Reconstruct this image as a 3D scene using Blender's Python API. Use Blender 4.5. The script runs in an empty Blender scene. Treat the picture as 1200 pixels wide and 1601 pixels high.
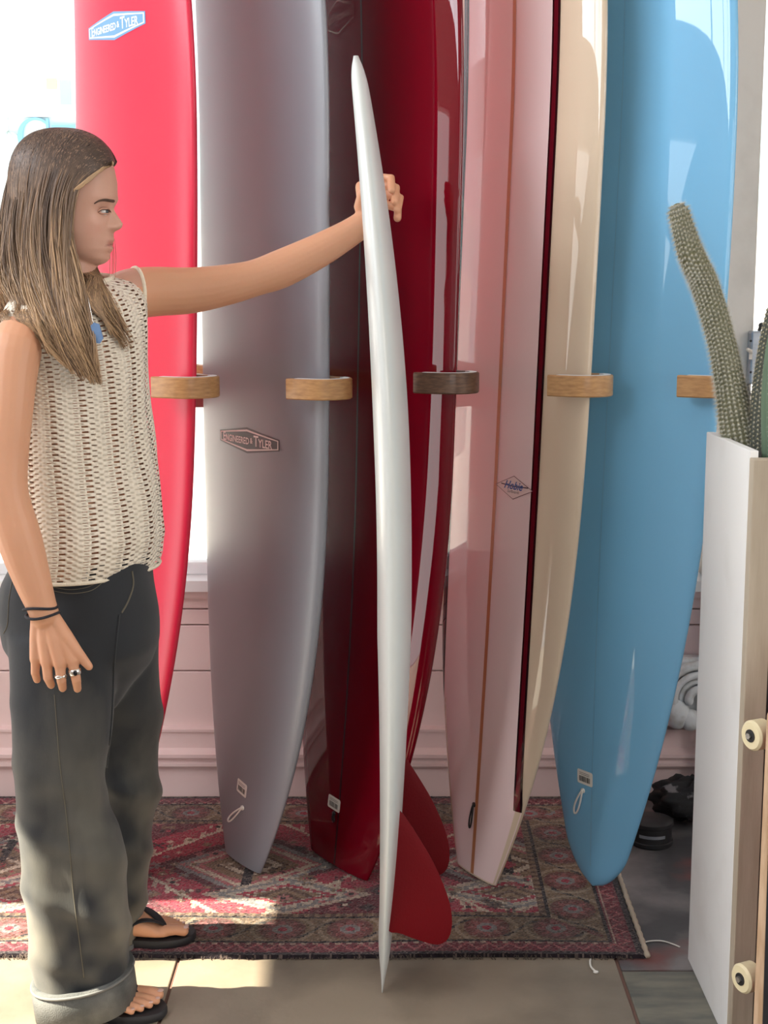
import bpy, bmesh, math, random
import numpy as np
from mathutils import Vector, Matrix
random.seed(7); RNG = np.random.default_rng(7)
S = bpy.context.scene
COL = S.collection
# ------------------------------------------------------------------ camera
FPX, TILT, CAMH = 2200.0, math.radians(8.9), 1.39
cam_d = bpy.data.cameras.new('camera'); cam = bpy.data.objects.new('camera', cam_d); COL.objects.link(cam)
cam.location = (0, 0, CAMH); cam.rotation_euler = (math.pi/2 - TILT, 0, 0)
cam_d.sensor_fit = 'VERTICAL'; cam_d.sensor_height = 32.0; cam_d.lens = FPX/1601*32.0
cam_d.clip_start = 0.05; cam_d.clip_end = 300
S.camera = cam
# ------------------------------------------------------------------ world, sun, daylight at the shop's windows, an added high fill, exposure
w = bpy.data.worlds.new('world'); S.world = w; w.use_nodes = True
bg = w.node_tree.nodes['Background']; bg.inputs[0].default_value = (0.93, 0.97, 1.0, 1); bg.inputs[1].default_value = 1.5
sd = bpy.data.lights.new('sun', 'SUN'); sd.energy = 21; sd.angle = math.radians(0.6); sd.color = (1.0, 0.92, 0.72)
so = bpy.data.objects.new('sun', sd); COL.objects.link(so)
so.rotation_euler = Vector((math.cos(math.radians(43)), .03, -math.sin(math.radians(43)))).to_track_quat('-Z', 'Y').to_euler()
def area(name, loc, direction, sx, sy, power, col=(1, 1, 1)):
    d = bpy.data.lights.new(name, 'AREA'); d.shape = 'RECTANGLE'; d.size = sx; d.size_y = sy; d.energy = power; d.color = col
    o = bpy.data.objects.new(name, d); COL.objects.link(o); o.location = loc
    o.rotation_euler = Vector(direction).to_track_quat('-Z', 'Y').to_euler(); return o
area('daylight_rear_window', (0.9, -3.05, 1.75), (0, 1, 0), 2.4, 1.9, 26, (1.0, 0.96, 0.9))
area('daylight_side_window', (3.05, 0.7, 2.05), (-1, 0, 0), .85, 1.3, 46, (1.0, 0.96, 0.9))
area('daylight_doorway', (-2.62, 2.57, 1.1), (1, 0, 0), .95, 2.2, 14, (1.0, 0.97, 0.92))
area('added_high_fill', (-2.46, 1.1, 2.72), (1, 0, -.25), 3.6, .62, 72, (0.90, 0.94, 1.0))  # added high source that brightens the upper boards, no known window there
S.view_settings.view_transform = 'Standard'; S.view_settings.look = 'None'
S.view_settings.gamma = 1.0; S.view_settings.use_curve_mapping = False
S.view_settings.exposure = 0.12
# ------------------------------------------------------------------ helpers
FW = np.array([0, math.cos(TILT), -math.sin(TILT)]); DN = np.array([0, -math.sin(TILT), -math.cos(TILT)]); ORG = np.array([0, 0, CAMH])
def at(px, py, Y):
    r = FW + (px-600)/FPX*np.array([1., 0, 0]) + (py-800.5)/FPX*DN
    return ORG + r*(Y/r[1])
def proj(P):
    P = np.asarray(P, float) - ORG; d = P @ FW
    return np.stack([600+FPX*P[..., 0]/d, 800.5+FPX*(P @ DN)/d], -1)
def obj(name, verts, faces, mat, parent=None, smooth=True, auto=None):
    me = bpy.data.meshes.new(name)
    me.from_pydata([tuple(map(float, v)) for v in verts], [], [tuple(int(i) for i in f) for f in faces])
    me.update()
    if smooth: me.polygons.foreach_set('use_smooth', [True]*len(me.polygons))
    if auto is not None: me.set_sharp_from_angle(angle=math.radians(auto))
    return link(name, me, mat, parent)
def link(name, me, mat, parent=None):
    o = bpy.data.objects.new(name, me); COL.objects.link(o)
    if mat is not None and not me.materials: me.materials.append(mat)
    if parent is not None: o.parent = parent
    return o
def tag(o, label, cat, group=None):
    o['label'] = label; o['category'] = cat
    if group: o['group'] = group
    return o
def struct(o): o['kind'] = 'structure'; return o
def stuff(o): o['kind'] = 'stuff'; return o
def empty(name, loc=(0, 0, 0)):
    o = bpy.data.objects.new(name, None); COL.objects.link(o); o.empty_display_size = .05; return o
class MB:
    def __init__(s): s.v = []; s.f = []
    def add(s, v, f):
        b = len(s.v); s.v += [tuple(map(float, q)) for q in v]; s.f += [tuple(int(i)+b for i in q) for q in f]; return s
    def box(s, x0, x1, y0, y1, z0, z1):
        return s.add([(x0,y0,z0),(x1,y0,z0),(x1,y1,z0),(x0,y1,z0),(x0,y0,z1),(x1,y0,z1),(x1,y1,z1),(x0,y1,z1)],
                     [(0,3,2,1),(4,5,6,7),(0,1,5,4),(1,2,6,5),(2,3,7,6),(3,0,4,7)])
    def loft(s, rings, cap=True):
        rings = [np.asarray(r) for r in rings]; n = len(rings[0]); V = np.concatenate(rings); F = []
        for i in range(len(rings)-1):
            for k in range(n):
                a, b = i*n+k, i*n+(k+1) % n; F.append((a, b, b+n, a+n))
        if cap: F.append(tuple(range(n-1, -1, -1))); F.append(tuple(range((len(rings)-1)*n, len(rings)*n)))
        return s.add(V, F)
    def tube(s, pts, rad, n=10, cap=True, round_ends=False):
        pts = [np.asarray(p, float) for p in pts]; m = len(pts)
        rad = [rad]*m if np.isscalar(rad) else list(rad)
        if round_ends:
            t0 = pts[0]-pts[1]; t0 /= np.linalg.norm(t0); t1 = pts[-1]-pts[-2]; t1 /= np.linalg.norm(t1)
            P = []; R = []
            for a in (80, 55, 28): P.append(pts[0]+t0*rad[0]*math.sin(math.radians(a))); R.append(rad[0]*math.cos(math.radians(a)))
            P += pts; R += rad
            for a in (28, 55, 80): P.append(pts[-1]+t1*rad[-1]*math.sin(math.radians(a))); R.append(rad[-1]*math.cos(math.radians(a)))
            pts, rad, m = P, R, len(P)
        T = []
        for i in range(m):
            a = pts[max(0, i-1)]; b = pts[min(m-1, i+1)]; d = b-a; T.append(d/(np.linalg.norm(d)+1e-12))
        up = np.array([0, 0, 1.]) if abs(T[0][2]) < .9 else np.array([1., 0, 0])
        N = np.cross(T[0], up); N /= np.linalg.norm(N); rings = []
        for i in range(m):
            N = N - T[i]*(N @ T[i]); N /= np.linalg.norm(N); B = np.cross(T[i], N)
            an = np.arange(n)*2*math.pi/n
            rings.append(pts[i] + rad[i]*(np.cos(an)[:, None]*N + np.sin(an)[:, None]*B))
        return s.loft(rings, cap)
    def ball(s, c, r, nu=14, nv=10):
        r = np.array([r]*3 if np.isscalar(r) else r); rings = []
        for j in range(nv+1):
            t = math.pi*(j+.02)/(nv+.04) - math.pi/2; an = np.arange(nu)*2*math.pi/nu
            rings.append(np.asarray(c)+r*np.stack([np.cos(an)*math.cos(t), np.sin(an)*math.cos(t), np.full(nu, math.sin(t))], 1))
        return s.loft(rings)
    def build(s, name, mat, parent=None, smooth=True, auto=None): return obj(name, s.v, s.f, mat, parent, smooth, auto)
def box(name, x0, x1, y0, y1, z0, z1, mat, parent=None, bevel=0.0):
    o = MB().box(x0, x1, y0, y1, z0, z1).build(name, mat, parent, smooth=False)
    if bevel:
        m = o.modifiers.new('bevel', 'BEVEL'); m.width = bevel; m.segments = 2
    return o
def smooth_path(pts, n):
    pts = np.asarray(pts, float); m = len(pts); out = []
    for q in np.linspace(0, m-1, n):
        i = min(int(q), m-2); t = q-i
        p0, p1, p2, p3 = pts[max(i-1, 0)], pts[i], pts[i+1], pts[min(i+2, m-1)]
        out.append(.5*((2*p1)+(-p0+p2)*t+(2*p0-5*p1+4*p2-p3)*t*t+(-p0+3*p1-3*p2+p3)*t**3))
    return np.array(out)
# ------------------------------------------------------------------ materials
def mat(name, col, rough=.5, metal=0., coat=0., coat_rough=.03, spec=.5, noise=None, bump=None, sss=0., sheen=0., trans=0.):
    """noise: (scale, second colour, contrast low, high[, stretch xyz]); bump: (scale, strength)"""
    m = bpy.data.materials.new(name); m.use_nodes = True; nt = m.node_tree; p = nt.nodes['Principled BSDF']
    p.inputs['Base Color'].default_value = (*col, 1); p.inputs['Roughness'].default_value = rough; p.inputs['Metallic'].default_value = metal
    p.inputs['Coat Weight'].default_value = coat; p.inputs['Coat Roughness'].default_value = coat_rough
    p.inputs['Specular IOR Level'].default_value = spec; p.inputs['Sheen Weight'].default_value = sheen
    p.inputs['Transmission Weight'].default_value = trans
    if sss: p.inputs['Subsurface Weight'].default_value = sss; p.inputs['Subsurface Radius'].default_value = (.012, .004, .002); p.inputs['Subsurface Scale'].default_value = 1.0
    tc = nt.nodes.new('ShaderNodeTexCoord')
    if noise:
        n = nt.nodes.new('ShaderNodeTexNoise'); n.inputs['Scale'].default_value = noise[0]; n.inputs['Detail'].default_value = 6
        src = tc.outputs['Object']
        if len(noise) > 4:
            mp = nt.nodes.new('ShaderNodeMapping'); mp.inputs['Scale'].default_value = noise[4]; nt.links.new(src, mp.inputs[0]); src = mp.outputs[0]
        nt.links.new(src, n.inputs['Vector'])
        r = nt.nodes.new('ShaderNodeValToRGB'); r.color_ramp.elements[0].position = noise[2]; r.color_ramp.elements[1].position = noise[3]
        r.color_ramp.elements[0].color = (*col, 1); r.color_ramp.elements[1].color = (*noise[1], 1)
        nt.links.new(n.outputs['Fac'], r.inputs[0]); nt.links.new(r.outputs[0], p.inputs['Base Color'])
    if bump:
        n2 = nt.nodes.new('ShaderNodeTexNoise'); n2.inputs['Scale'].default_value = bump[0]; n2.inputs['Detail'].default_value = 5
        src = tc.outputs['Object']
        if len(bump) > 2:
            mp = nt.nodes.new('ShaderNodeMapping'); mp.inputs['Scale'].default_value = bump[2]; nt.links.new(src, mp.inputs[0]); src = mp.outputs[0]
        nt.links.new(src, n2.inputs['Vector'])
        b = nt.nodes.new('ShaderNodeBump'); b.inputs['Strength'].default_value = bump[1]; b.inputs['Distance'].default_value = .004
        nt.links.new(n2.outputs['Fac'], b.inputs['Height']); nt.links.new(b.outputs[0], p.inputs['Normal'])
    return m
def attr_mat(name, rough=.6, attr='Col', bump=None, sss=0., sheen=0., spec=.5):
    m = mat(name, (.5, .5, .5), rough, sss=sss, bump=bump, sheen=sheen, spec=spec); nt = m.node_tree
    a = nt.nodes.new('ShaderNodeAttribute'); a.attribute_name = attr
    nt.links.new(a.outputs['Color'], nt.nodes['Principled BSDF'].inputs['Base Color']); return m
def vcol(o, cols, domain='POINT'):
    a = o.data.attributes.new('Col', 'FLOAT_COLOR', domain); c = np.ones((len(cols), 4), np.float32); c[:, :3] = cols
    a.data.foreach_set('color', c.ravel())
M = {}
M['wall'] = mat('pale_pink_paint', (.78, .60, .585), .55, noise=(6, (.74, .56, .55), .35, .75), bump=(30, .15))
M['ceil'] = mat('white_plaster', (.8, .79, .77), .8)
M['roomwall'] = mat('interior_wall_paint', (.62, .58, .55), .8)
M['whitepaint'] = mat('white_gloss_paint', (.82, .83, .84), .4)
M['post'] = mat('beige_post_paint', (.72, .66, .60), .5, noise=(9, (.62, .56, .50), .5, .8), bump=(40, .1))
M['brownwood'] = mat('brown_window_wood', (.17, .06, .035), .45, noise=(30, (.08, .03, .02), .3, .7, (1, 1, .1)))
M['glass'] = mat('window_glass', (1, 1, 1), 0., trans=1.)
nt = M['glass'].node_tree; p = nt.nodes['Principled BSDF']; tr = nt.nodes.new('ShaderNodeBsdfTransparent'); gl = nt.nodes.new('ShaderNodeBsdfGlossy'); gl.inputs['Roughness'].default_value = .02
fr = nt.nodes.new('ShaderNodeFresnel'); fr.inputs[0].default_value = 1.15; mx = nt.nodes.new('ShaderNodeMixShader')
nt.links.new(fr.outputs[0], mx.inputs[0]); nt.links.new(tr.outputs[0], mx.inputs[1]); nt.links.new(gl.outputs[0], mx.inputs[2])
nt.links.new(mx.outputs[0], nt.nodes['Material Output'].inputs[0])
M['concrete'] = mat('beige_concrete', (.28, .228, .172), .45, noise=(3.4, (.13, .105, .08), .45, .74), bump=(60, .12))
M['stain'] = mat('worn_painted_concrete', (.055, .055, .06), .5, noise=(4.5, (.22, .20, .20), .42, .66), bump=(25, .4))
M['stain2'] = mat('worn_grey_green_concrete', (.20, .19, .15), .5, noise=(5, (.10, .10, .09), .42, .62, (1, 4, 1)), bump=(30, .3))
# blotches of faded red paint over the dark stained slab
def red_blotch(m):
    nt = m.node_tree; p = nt.nodes['Principled BSDF']; l = p.inputs['Base Color'].links[0].from_socket
    n = nt.nodes.new('ShaderNodeTexNoise'); n.inputs['Scale'].default_value = 3.1; n.inputs['Detail'].default_value = 4
    tc = nt.nodes.new('ShaderNodeTexCoord'); nt.links.new(tc.outputs['Object'], n.inputs['Vector'])
    r = nt.nodes.new('ShaderNodeValToRGB'); r.color_ramp.elements[0].position = .56; r.color_ramp.elements[1].position = .64
    nt.links.new(n.outputs['Fac'], r.inputs[0])
    mx = nt.nodes.new('ShaderNodeMix'); mx.data_type = 'RGBA'; nt.links.new(r.outputs[0], mx.inputs[0]); nt.links.new(l, mx.inputs[6]); mx.inputs[7].default_value = (.16, .055, .05, 1)
    nt.links.new(mx.outputs[2], p.inputs['Base Color'])
red_blotch(M['stain'])
M['grout'] = mat('red_brown_grout', (.17, .09, .07), .8)
M['black'] = mat('black_plastic', (.012, .012, .014), .45)
M['blackrub'] = mat('black_rubber', (.02, .02, .024), .6, bump=(300, .1))
M['white'] = mat('white_cord', (.85, .83, .78), .6)
M['label'] = mat('white_sticker_paper', (.86, .84, .80), .5)
M['ink'] = mat('barcode_ink', (.03, .03, .03), .6)
# ------------------------------------------------------------------ the room
BY = 3.765   # back wall plane
floor = struct(MB().box(-2.6, 3.0, -3.0, BY, -.06, -.004).build('floor', M['grout'], smooth=False))
xs = [-2.6, -1.36, -.433, .489, 1.41, 3.0]; ys = [-3.0, -.9, .2, 1.1, 1.9, 2.735, BY]
for i in range(5):
    for j in range(6):
        g = .0035
        m_ = M['concrete']
        if i < 3 and j == 5: continue
        if j == 5 and i >= 3: m_ = M['stain']
        if j == 4 and i >= 3: m_ = M['stain2']
        box('floor_slab', xs[i]+g, xs[i+1]-g, ys[j]+g, (BY if i < 3 and j == 4 else ys[j+1])-g, -.03, 0, m_, floor, .002)
SILL = .617
wall = struct(MB().box(-2.6, 3.0, BY+.03, BY+.16, -.06, SILL-.03).box(-2.6, 3.0, BY, BY+.16, 2.75, 3.2).box(1.42, 3.0, BY, BY+.16, SILL-.03, 2.75).build('wall_back', M['wall'], smooth=False))
zs = [0.19, .355, .485, .53, SILL-.03]
for a, b in zip(zs[:-1], zs[1:]): box('wall_board', -2.6, 3.0, BY+.006, BY+.04, a+.0015, b-.0015, M['wall'], wall, .003)
bb = struct(MB().box(-2.6, 3.0, BY-.012, BY+.03, .0, .19).build('baseboard_back', M['wall'], smooth=False))
prof = [(0, .085), (-.010, .085), (-.016, .092), (-.016, .100), (-.008, .106), (-.008, .112), (-.022, .118), (-.022, .128), (-.006, .136), (0, .14)]
MB().loft([[(x, BY-.012+a, z) for a, z in prof] for x in (-2.6, 3.0)]).build('moulding', M['wall'], bb, smooth=False)
MB().loft([[(x, BY-.012+a, z) for a, z in [(0, .186), (-.006, .188), (-.006, .195), (.03, .20), (.03, .186)]] for x in (-2.6, 3.0)]).build('moulding', M['wall'], bb, smooth=False)
sill = struct(MB().box(-2.6, .878, BY-.035, BY+.16, SILL-.03, SILL).build('trim_1', M['whitepaint'], smooth=False))
box('apron', -2.6, .878, BY-.012, BY+.03, SILL-.055, SILL-.03, M['wall'], sill, .004)
win = struct(empty('window_1'))
for x0, x1 in ((-2.6, -2.5), (-.06, .0), (.80, .86)):
    box('mullion', x0, x1, BY+.04, BY+.12, SILL, 2.75, M['brownwood'] if x0 > .5 else M['whitepaint'], win, .004)
box('bottom_rail', -2.5, .80, BY+.05, BY+.11, SILL, SILL+.035, M['whitepaint'], win, .004)
box('top_rail', -2.5, .80, BY+.05, BY+.11, 2.70, 2.75, M['whitepaint'], win, .004)
for x0, x1 in ((-2.5, -.06), (0, .80)): box('pane', x0, x1, BY+.078, BY+.082, SILL+.035, 2.70, M['glass'], win)
post = struct(box('trim_2', .878, .957, BY-.09, BY+.10, 0, 2.75, M['post'], None, .004))
dr = struct(empty('door_1'))
box('stile', 1.10, 1.20, BY+.04, BY+.09, 0, 2.72, M['whitepaint'], dr, .004)
box('pane', .957, 1.10, BY+.06, BY+.065, SILL, 2.72, M['glass'], dr)
box('pane', 1.20, 1.42, BY+.06, BY+.065, SILL, 2.72, M['glass'], dr)
ceiling_added_eave = struct(MB().box(-2.7, 3.1, -3.1, BY+.2, 3.2, 3.3).box(-3.42, -2.5, -3.1, BY+.2, 3.1, 3.2).build('ceiling_added_eave', M['ceil'], smooth=False))  # second box: unseen eave added to keep sun out of the high opening
# left wall with the open doorway the sun comes through and an added high opening
DY0, DY1, DTOP = 2.10, 2.975, 2.10
struct(MB().box(-2.5, -2.4, -3.0, DY0, 0, 2.4).box(-2.5, -2.4, DY1, BY, 0, 2.4).box(-2.5, -2.4, DY0, DY1, DTOP, 2.4).box(-2.5, -2.4, -3.0, -.7, 2.4, 3.2).box(-2.5, -2.4, 2.9, BY, 2.4, 3.2).box(-2.5, -2.4, -.7, 2.9, 3.04, 3.2).build('wall_left', M['roomwall'], smooth=False))
# right wall and rear wall with windows of four panes each
struct(MB().box(3.0, 3.1, -3, .27, 0, 3.2).box(3.0, 3.1, 1.13, BY, 0, 3.2).box(3.0, 3.1, .27, 1.13, 0, 1.4).box(3.0, 3.1, .27, 1.13, 2.7, 3.2).build('wall_right', M['roomwall'], smooth=False))
struct(MB().box(-2.5, -.3, -3.1, -3, 0, 3.2).box(2.1, 3.1, -3.1, -3, 0, 3.2).box(-.3, 2.1, -3.1, -3, 0, .8).box(-.3, 2.1, -3.1, -3, 2.7, 3.2).build('wall_rear', M['roomwall'], smooth=False))
w4 = struct(empty('added_high_window'))
for k in (.2, 1.1, 2.0): box('mullion', -2.45, -2.41, k-.025, k+.025, 2.4, 3.04, M['whitepaint'], w4)  # bars of the high window added for the fill lamp
w2 = struct(empty('window_2')); w3 = struct(empty('window_3'))
for k in (.56, .84): box('mullion', 3.0, 3.04, k-.02, k+.02, 1.4, 2.7, M['whitepaint'], w2)
for k in (.3, .9, 1.5): box('mullion', k-.03, k+.03, -3.04, -3.0, .8, 2.7, M['whitepaint'], w3)
box('rail', -.3, 2.1, -3.04, -3.0, 1.95, 2.0, M['whitepaint'], w3)
# ------------------------------------------------------------------ outside the window
M['street'] = mat('pale_asphalt', (.62, .62, .62), .8, noise=(2, (.5, .5, .5), .4, .7))
M['facade'] = mat('white_stucco', (.88, .88, .87), .8)
M['fascia'] = mat('pale_cyan_fascia', (.62, .80, .84), .7)
M['signblue'] = mat('blue_sign_paint', (.22, .48, .72), .6)
M['wire'] = mat('grey_wire', (.45, .55, .55), .6)
struct(MB().box(-30, 30, BY+.16, 30, -.3, -.1).build('street_ground', M['street'], smooth=False))
fac = empty('facade_building')
box('wall', -12, 8, 11.0, 13.0, -.1, 2.0, M['facade'], fac); fs = box('fascia', -12, 8, 10.95, 13.0, 2.0, 2.69, M['fascia'], fac)
box('coping', -12, 8, 10.90, 13.0, 2.69, 2.72, M['facade'], fac)
tag(fac, 'pale shop building across the street with cyan fascia above the woman', 'building')
def serif_C(cx, cz, r, Y):
    m = MB(); a = np.radians(np.linspace(42, 318, 40)); o = []; i_ = []
    for t in a:
        th = .10+.20*max(0, -math.cos(t)); o.append((cx+r*math.cos(t), cz+r*1.05*math.sin(t))); i_.append((cx+r*(1-th)*math.cos(t)-.02*r, cz+r*.93*math.sin(t)))
    V = []; F = []
    for k in range(40):
        for p_ in (o[k], i_[k]): V += [(p_[0], Y, p_[1]), (p_[0], Y+.03, p_[1])]
    for k in range(39):
        b = 4*k; F += [(b, b+4, b+6, b+2), (b+1, b+3, b+7, b+5), (b, b+1, b+5, b+4), (b+2, b+6, b+7, b+3)]
    m.add(V, F); m.box(cx+.62*r, cx+.76*r, Y-.004, Y+.034, cz+.32*r, cz+.98*r); m.box(cx+.62*r, cx+.76*r, Y-.004, Y+.034, cz-.98*r, cz-.45*r); return m
def L2(px, py): q = at(px, py, 10.93); return q[0], q[2]
cx, cz = L2(56, 214); serif_C(cx, cz, .135, 10.915).build('letter', M['signblue'], fs, smooth=False)
x0, zt = L2(81, 197); x1, zb = L2(118, 250)
MB().box(x0+.05, x0+.11, 10.915, 10.945, zb, zt).box(x0, x0+.16, 10.912, 10.948, zb-.005, zb+.02).box(x0, x0+.2, 10.912, 10.948, zt-.02, zt+.005).box(x0+.2, x0+.24, 10.910, 10.95, zt-.09, zt+.006).box(x0+.1, x0+.18, 10.915, 10.945, zt-.15, zt-.125).build('letter', M['signblue'], fs, smooth=False)
tw = MB(); bx, bz = L2(13, 205)
for dx, dz in ((0, .1), (-.06, -.05), (.07, -.03), (-.03, -.07), (.03, -.05)):
    tw.tube([(bx, 10.93, bz), (bx+dx*.6, 10.93, bz+dz*.6+.01), (bx+dx, 10.93, bz+dz)], .004, 5)
tw.build('painted_twig', M['wire'], fs)
bl = empty('billboard'); a_, b_ = at(63, 172, 14), at(122, 126, 14)
box('panel', a_[0], b_[0], 14, 14.08, a_[2], b_[2], mat('faded_billboard_print', (.55, .72, .85), .7, noise=(5, (.85, .9, .9), .42, .58)), bl)
box('yellow_figure', a_[0]+.07, a_[0]+.17, 13.98, 14, b_[2]-.08, b_[2]+.02, mat('faded_yellow_print', (.9, .78, .35), .7), bl)
box('blue_figure', a_[0]+.20, a_[0]+.30, 13.98, 14, a_[2]+.05, b_[2], mat('faded_blue_print', (.35, .58, .85), .7), bl)
box('post', a_[0]+.25, a_[0]+.31, 14.02, 14.08, -.1, a_[2], M['wire'], bl)
tag(bl, 'small faded blue and yellow billboard rising above the roof outside', 'billboard')
wr = MB(); pts = smooth_path([at(-300, 66, 14.6), at(0, 52, 14.6), at(115, 43, 14.6), at(500, -10, 14.6)], 14); wr.tube(pts, .006, 6)
wr.build('overhead_wire', M['wire']); wo = bpy.data.objects['overhead_wire']
box('pole', pts[0][0]-.06, pts[0][0]+.06, 14.55, 14.65, -.1, pts[0][2]+.3, M['wire'], wo)
tag(wo, 'thin overhead wire crossing the bright sky outside the window', 'wire')
# ------------------------------------------------------------------ rug (one quad for each knot cluster)
RX0, RX1, RY0, RY1, RC = -1.45, .552, 2.787, 3.735, .004
nx, ny = int((RX1-RX0)/RC), int((RY1-RY0)/RC)
gx, gy = np.meshgrid(np.arange(nx)+.5, np.arange(ny)+.5); ex = (nx-gx)*RC; ey = gy*RC; eb = (ny-gy)*RC   # distance from right, front and back edge (m)
X_ = RX1-ex; 
c_red, c_mar, c_blk, c_crm, c_tan, c_gry, c_rose, c_br = [np.array(c) for c in ((.33, .028, .055), (.12, .014, .026), (.018, .012, .016), (.52, .43, .33), (.22, .14, .085), (.22, .21, .21), (.40, .12, .13), (.10, .05, .035))]
img = np.zeros((ny, nx, 3)); img[:] = c_mar
def paint(mask, c, a=1.0): img[mask] = img[mask]*(1-a)+c*a
e_ = np.minimum(np.minimum(ex, ey), eb)
q = lambda v, s: np.floor(v/s)*s
field = e_ > .205
# field: alternating red fields and dark corner pieces around stepped medallions
per = .62; mx_ = (q(X_+.02, .008)+per*10) % per - per/2; my_ = q(ey, .008)-.47
dia = np.abs(mx_)/.30+np.abs(my_)/.27
paint(field & (dia < 1.45), c_red)
st = np.abs(np.abs(mx_)+np.abs(my_)*.9-.30) < .007; paint(field & st, c_crm)
tooth = (np.abs(np.abs(mx_)+np.abs(my_)*.9-.318) < .014) & ((gx//3) % 3 == 0); paint(field & tooth, c_crm, .8)
paint(field & (dia < .78), c_blk, .75); paint(field & (dia < .66), c_gry); paint(field & (dia < .58), c_rose)
paint(field & (np.abs(dia-.50) < .035), c_crm); paint(field & (dia < .40), c_tan); paint(field & (dia < .30) & ((gx//4+gy//4) % 2 == 0), c_br)
paint(field & (np.abs(dia-.22) < .04), c_crm); paint(field & (np.abs(mx_) < .012) & (dia < .6), c_blk); paint(field & (dia < .09), c_red)
# two light-grounded medallion ends near the front of the field
for cxm, cym, sgn in ((-.23, .30, 1), (.29, .31, 1), (-.86, .31, 1)):
    d2 = np.abs(q(X_-cxm, .008))/.20+np.abs(q(ey-cym, .008))/.105
    paint(field & (d2 < 1.0), c_crm, .85); paint(field & (d2 < .86), c_gry); paint(field & (d2 < .74) & ((gx//3+gy//5) % 4 != 0), c_crm, .75)
    paint(field & (np.abs(d2-.5) < .06), c_red); ch = ((np.abs(q(X_-cxm, .004))*.9+ey-cym) // .018) % 2 == 0
    paint(field & (d2 < .42) & ch, c_br); paint(field & (d2 < .42) & ~ch, c_tan)
# scattered small flowers, stars and hooks
rr = np.random.default_rng(3)
for k in range(330):
    fx = rr.uniform(RX0+.1, RX1-.21); fy = rr.uniform(.215, (RY1-RY0)-.15); r_ = rr.uniform(.010, .026)
    dx = q(X_-fx, RC); dy = q(ey-fy, RC); rad = np.hypot(dx, dy); an = np.arctan2(dy, dx)
    c1 = [c_crm, c_gry, c_tan, c_blk, c_rose, c_br][rr.integers(6)]; c2 = [c_red, c_blk, c_crm, c_tan][rr.integers(4)]
    kind = rr.integers(4)
    if kind == 0: mk = (rad < r_*(.55+.45*np.cos(an*4)**2))
    elif kind == 1: mk = (np.abs(dx)+np.abs(dy) < r_)
    elif kind == 2: mk = (np.abs(dx) < r_) & (np.abs(dy) < r_*.45) & (((gx//3).astype(int)) % 2 == 0)
    else: mk = (rad < r_) & ((np.abs(dx-dy) < .005) | (np.abs(dx+dy) < .005))
    if ((np.abs(dx) < r_) & (np.abs(dy) < r_)).any(): paint(mk & field, c1, .8); paint((rad < r_*.3) & field, c2)
# borders
b1 = (e_ > .185) & (e_ <= .205); paint(b1, c_br); run = np.where(ex < np.minimum(ey, eb), ey, X_)
paint(b1 & (((run/.012).astype(int)) % 2 == 0), c_tan)
b2 = (e_ > .065) & (e_ <= .185); paint(b2, c_tan*.85); ff = np.floor((e_-.065)/.004); 
ph = (run % .15)-.075; ec = e_-.125; rd = np.hypot(q(ph, .004), q(ec, .004)); an = np.arctan2(ec, ph)
paint(b2 & (rd < .052), c_mar, .7); paint(b2 & (rd < .044*(.6+.4*np.cos(an*4)**2)), c_rose, .45); paint(b2 & (rd < .022), c_gry); paint(b2 & (rd < .01), c_red)
zig = np.abs(ec-.035*np.sin(run*2*math.pi/.15)); paint(b2 & (zig < .006) & (rd > .05), c_blk); paint(b2 & (np.abs(rd-.066) < .005), c_crm, .3)
paint((np.abs(e_-.065) < .005) | (np.abs(e_-.185) < .004), c_blk)
b3 = (e_ > .018) & (e_ <= .06); paint(b3, c_mar*1.2); zz = np.abs(((run/.045) % 1)-.5)*.06+.024; paint(b3 & (np.abs(e_-zz) < .005), c_rose, .8)
paint(b3 & (np.abs(e_-.056) < .004) & ((gx//3) % 2 == 0), c_crm, .6)
paint(e_ <= .018, c_blk*1.3)
wear = np.clip(.75+.28*np.sin(X_*9+1)*np.sin(ey*13)+rr.normal(0, .16, img.shape[:2]), .35, 1.25)[..., None]
fade = rr.random(img.shape[:2]) < .16; img[fade] = img[fade]*.6+np.array([.30, .22, .19])*.4
img = np.clip(img*wear*1.12, 0.004, .8)
vx, vy = np.meshgrid(np.arange(nx+1), np.arange(ny+1)); PX = RX0+vx*RC; PY = RY0+vy*RC
PX = PX + (PY-RY0)*.018*(vx/nx) + .003*np.sin(PY*14)*(vx == nx); PY = PY + .004*np.sin(PX*7)*(1-vy/ny)
PZ = .008+.0012*np.sin(PX*11)*np.sin(PY*9)+rr.normal(0, .0005, PX.shape); edge = (vx == 0) | (vx == nx) | (vy == 0) | (vy == ny); PZ[edge] = .001
V = np.stack([PX, PY, PZ], -1).reshape(-1, 3); id_ = np.arange((nx+1)*(ny+1)).reshape(ny+1, nx+1)
Fq = np.stack([id_[:-1, :-1], id_[:-1, 1:], id_[1:, 1:], id_[1:, :-1]], -1).reshape(-1, 4)
rug = empty('persian_rug')
pile = obj('pile', V, Fq, attr_mat('wool_pile', .95, bump=(420, .6), sheen=.25, spec=.1), rug, smooth=False)
vcol(pile, img.reshape(-1, 3), 'FACE')
bind = MB(); pts = [(RX1+(y-RY0)*.018+.004, y, .005) for y in np.linspace(RY0, RY1, 90)]; bind.tube(pts, [.006+.0015*math.sin(i*2.1) for i in range(90)], 6)
bind.build('edge_binding', mat('cream_binding', (.50, .42, .33), .9, bump=(200, .5)), rug)
fr_ = MB()
for k in range(340):
    x = random.uniform(RX0, RX1); fr_.tube([(x, RY0+.004, .006), (x+random.uniform(-.004, .004), RY0-.002, .003), (x+random.uniform(-.006, .006), RY0-random.uniform(.004, .009), .0012)], .0008, 4)
stuff(fr_.build('worn_fringe', mat('dark_fringe_yarn', (.10, .075, .06), .9), rug))
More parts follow.
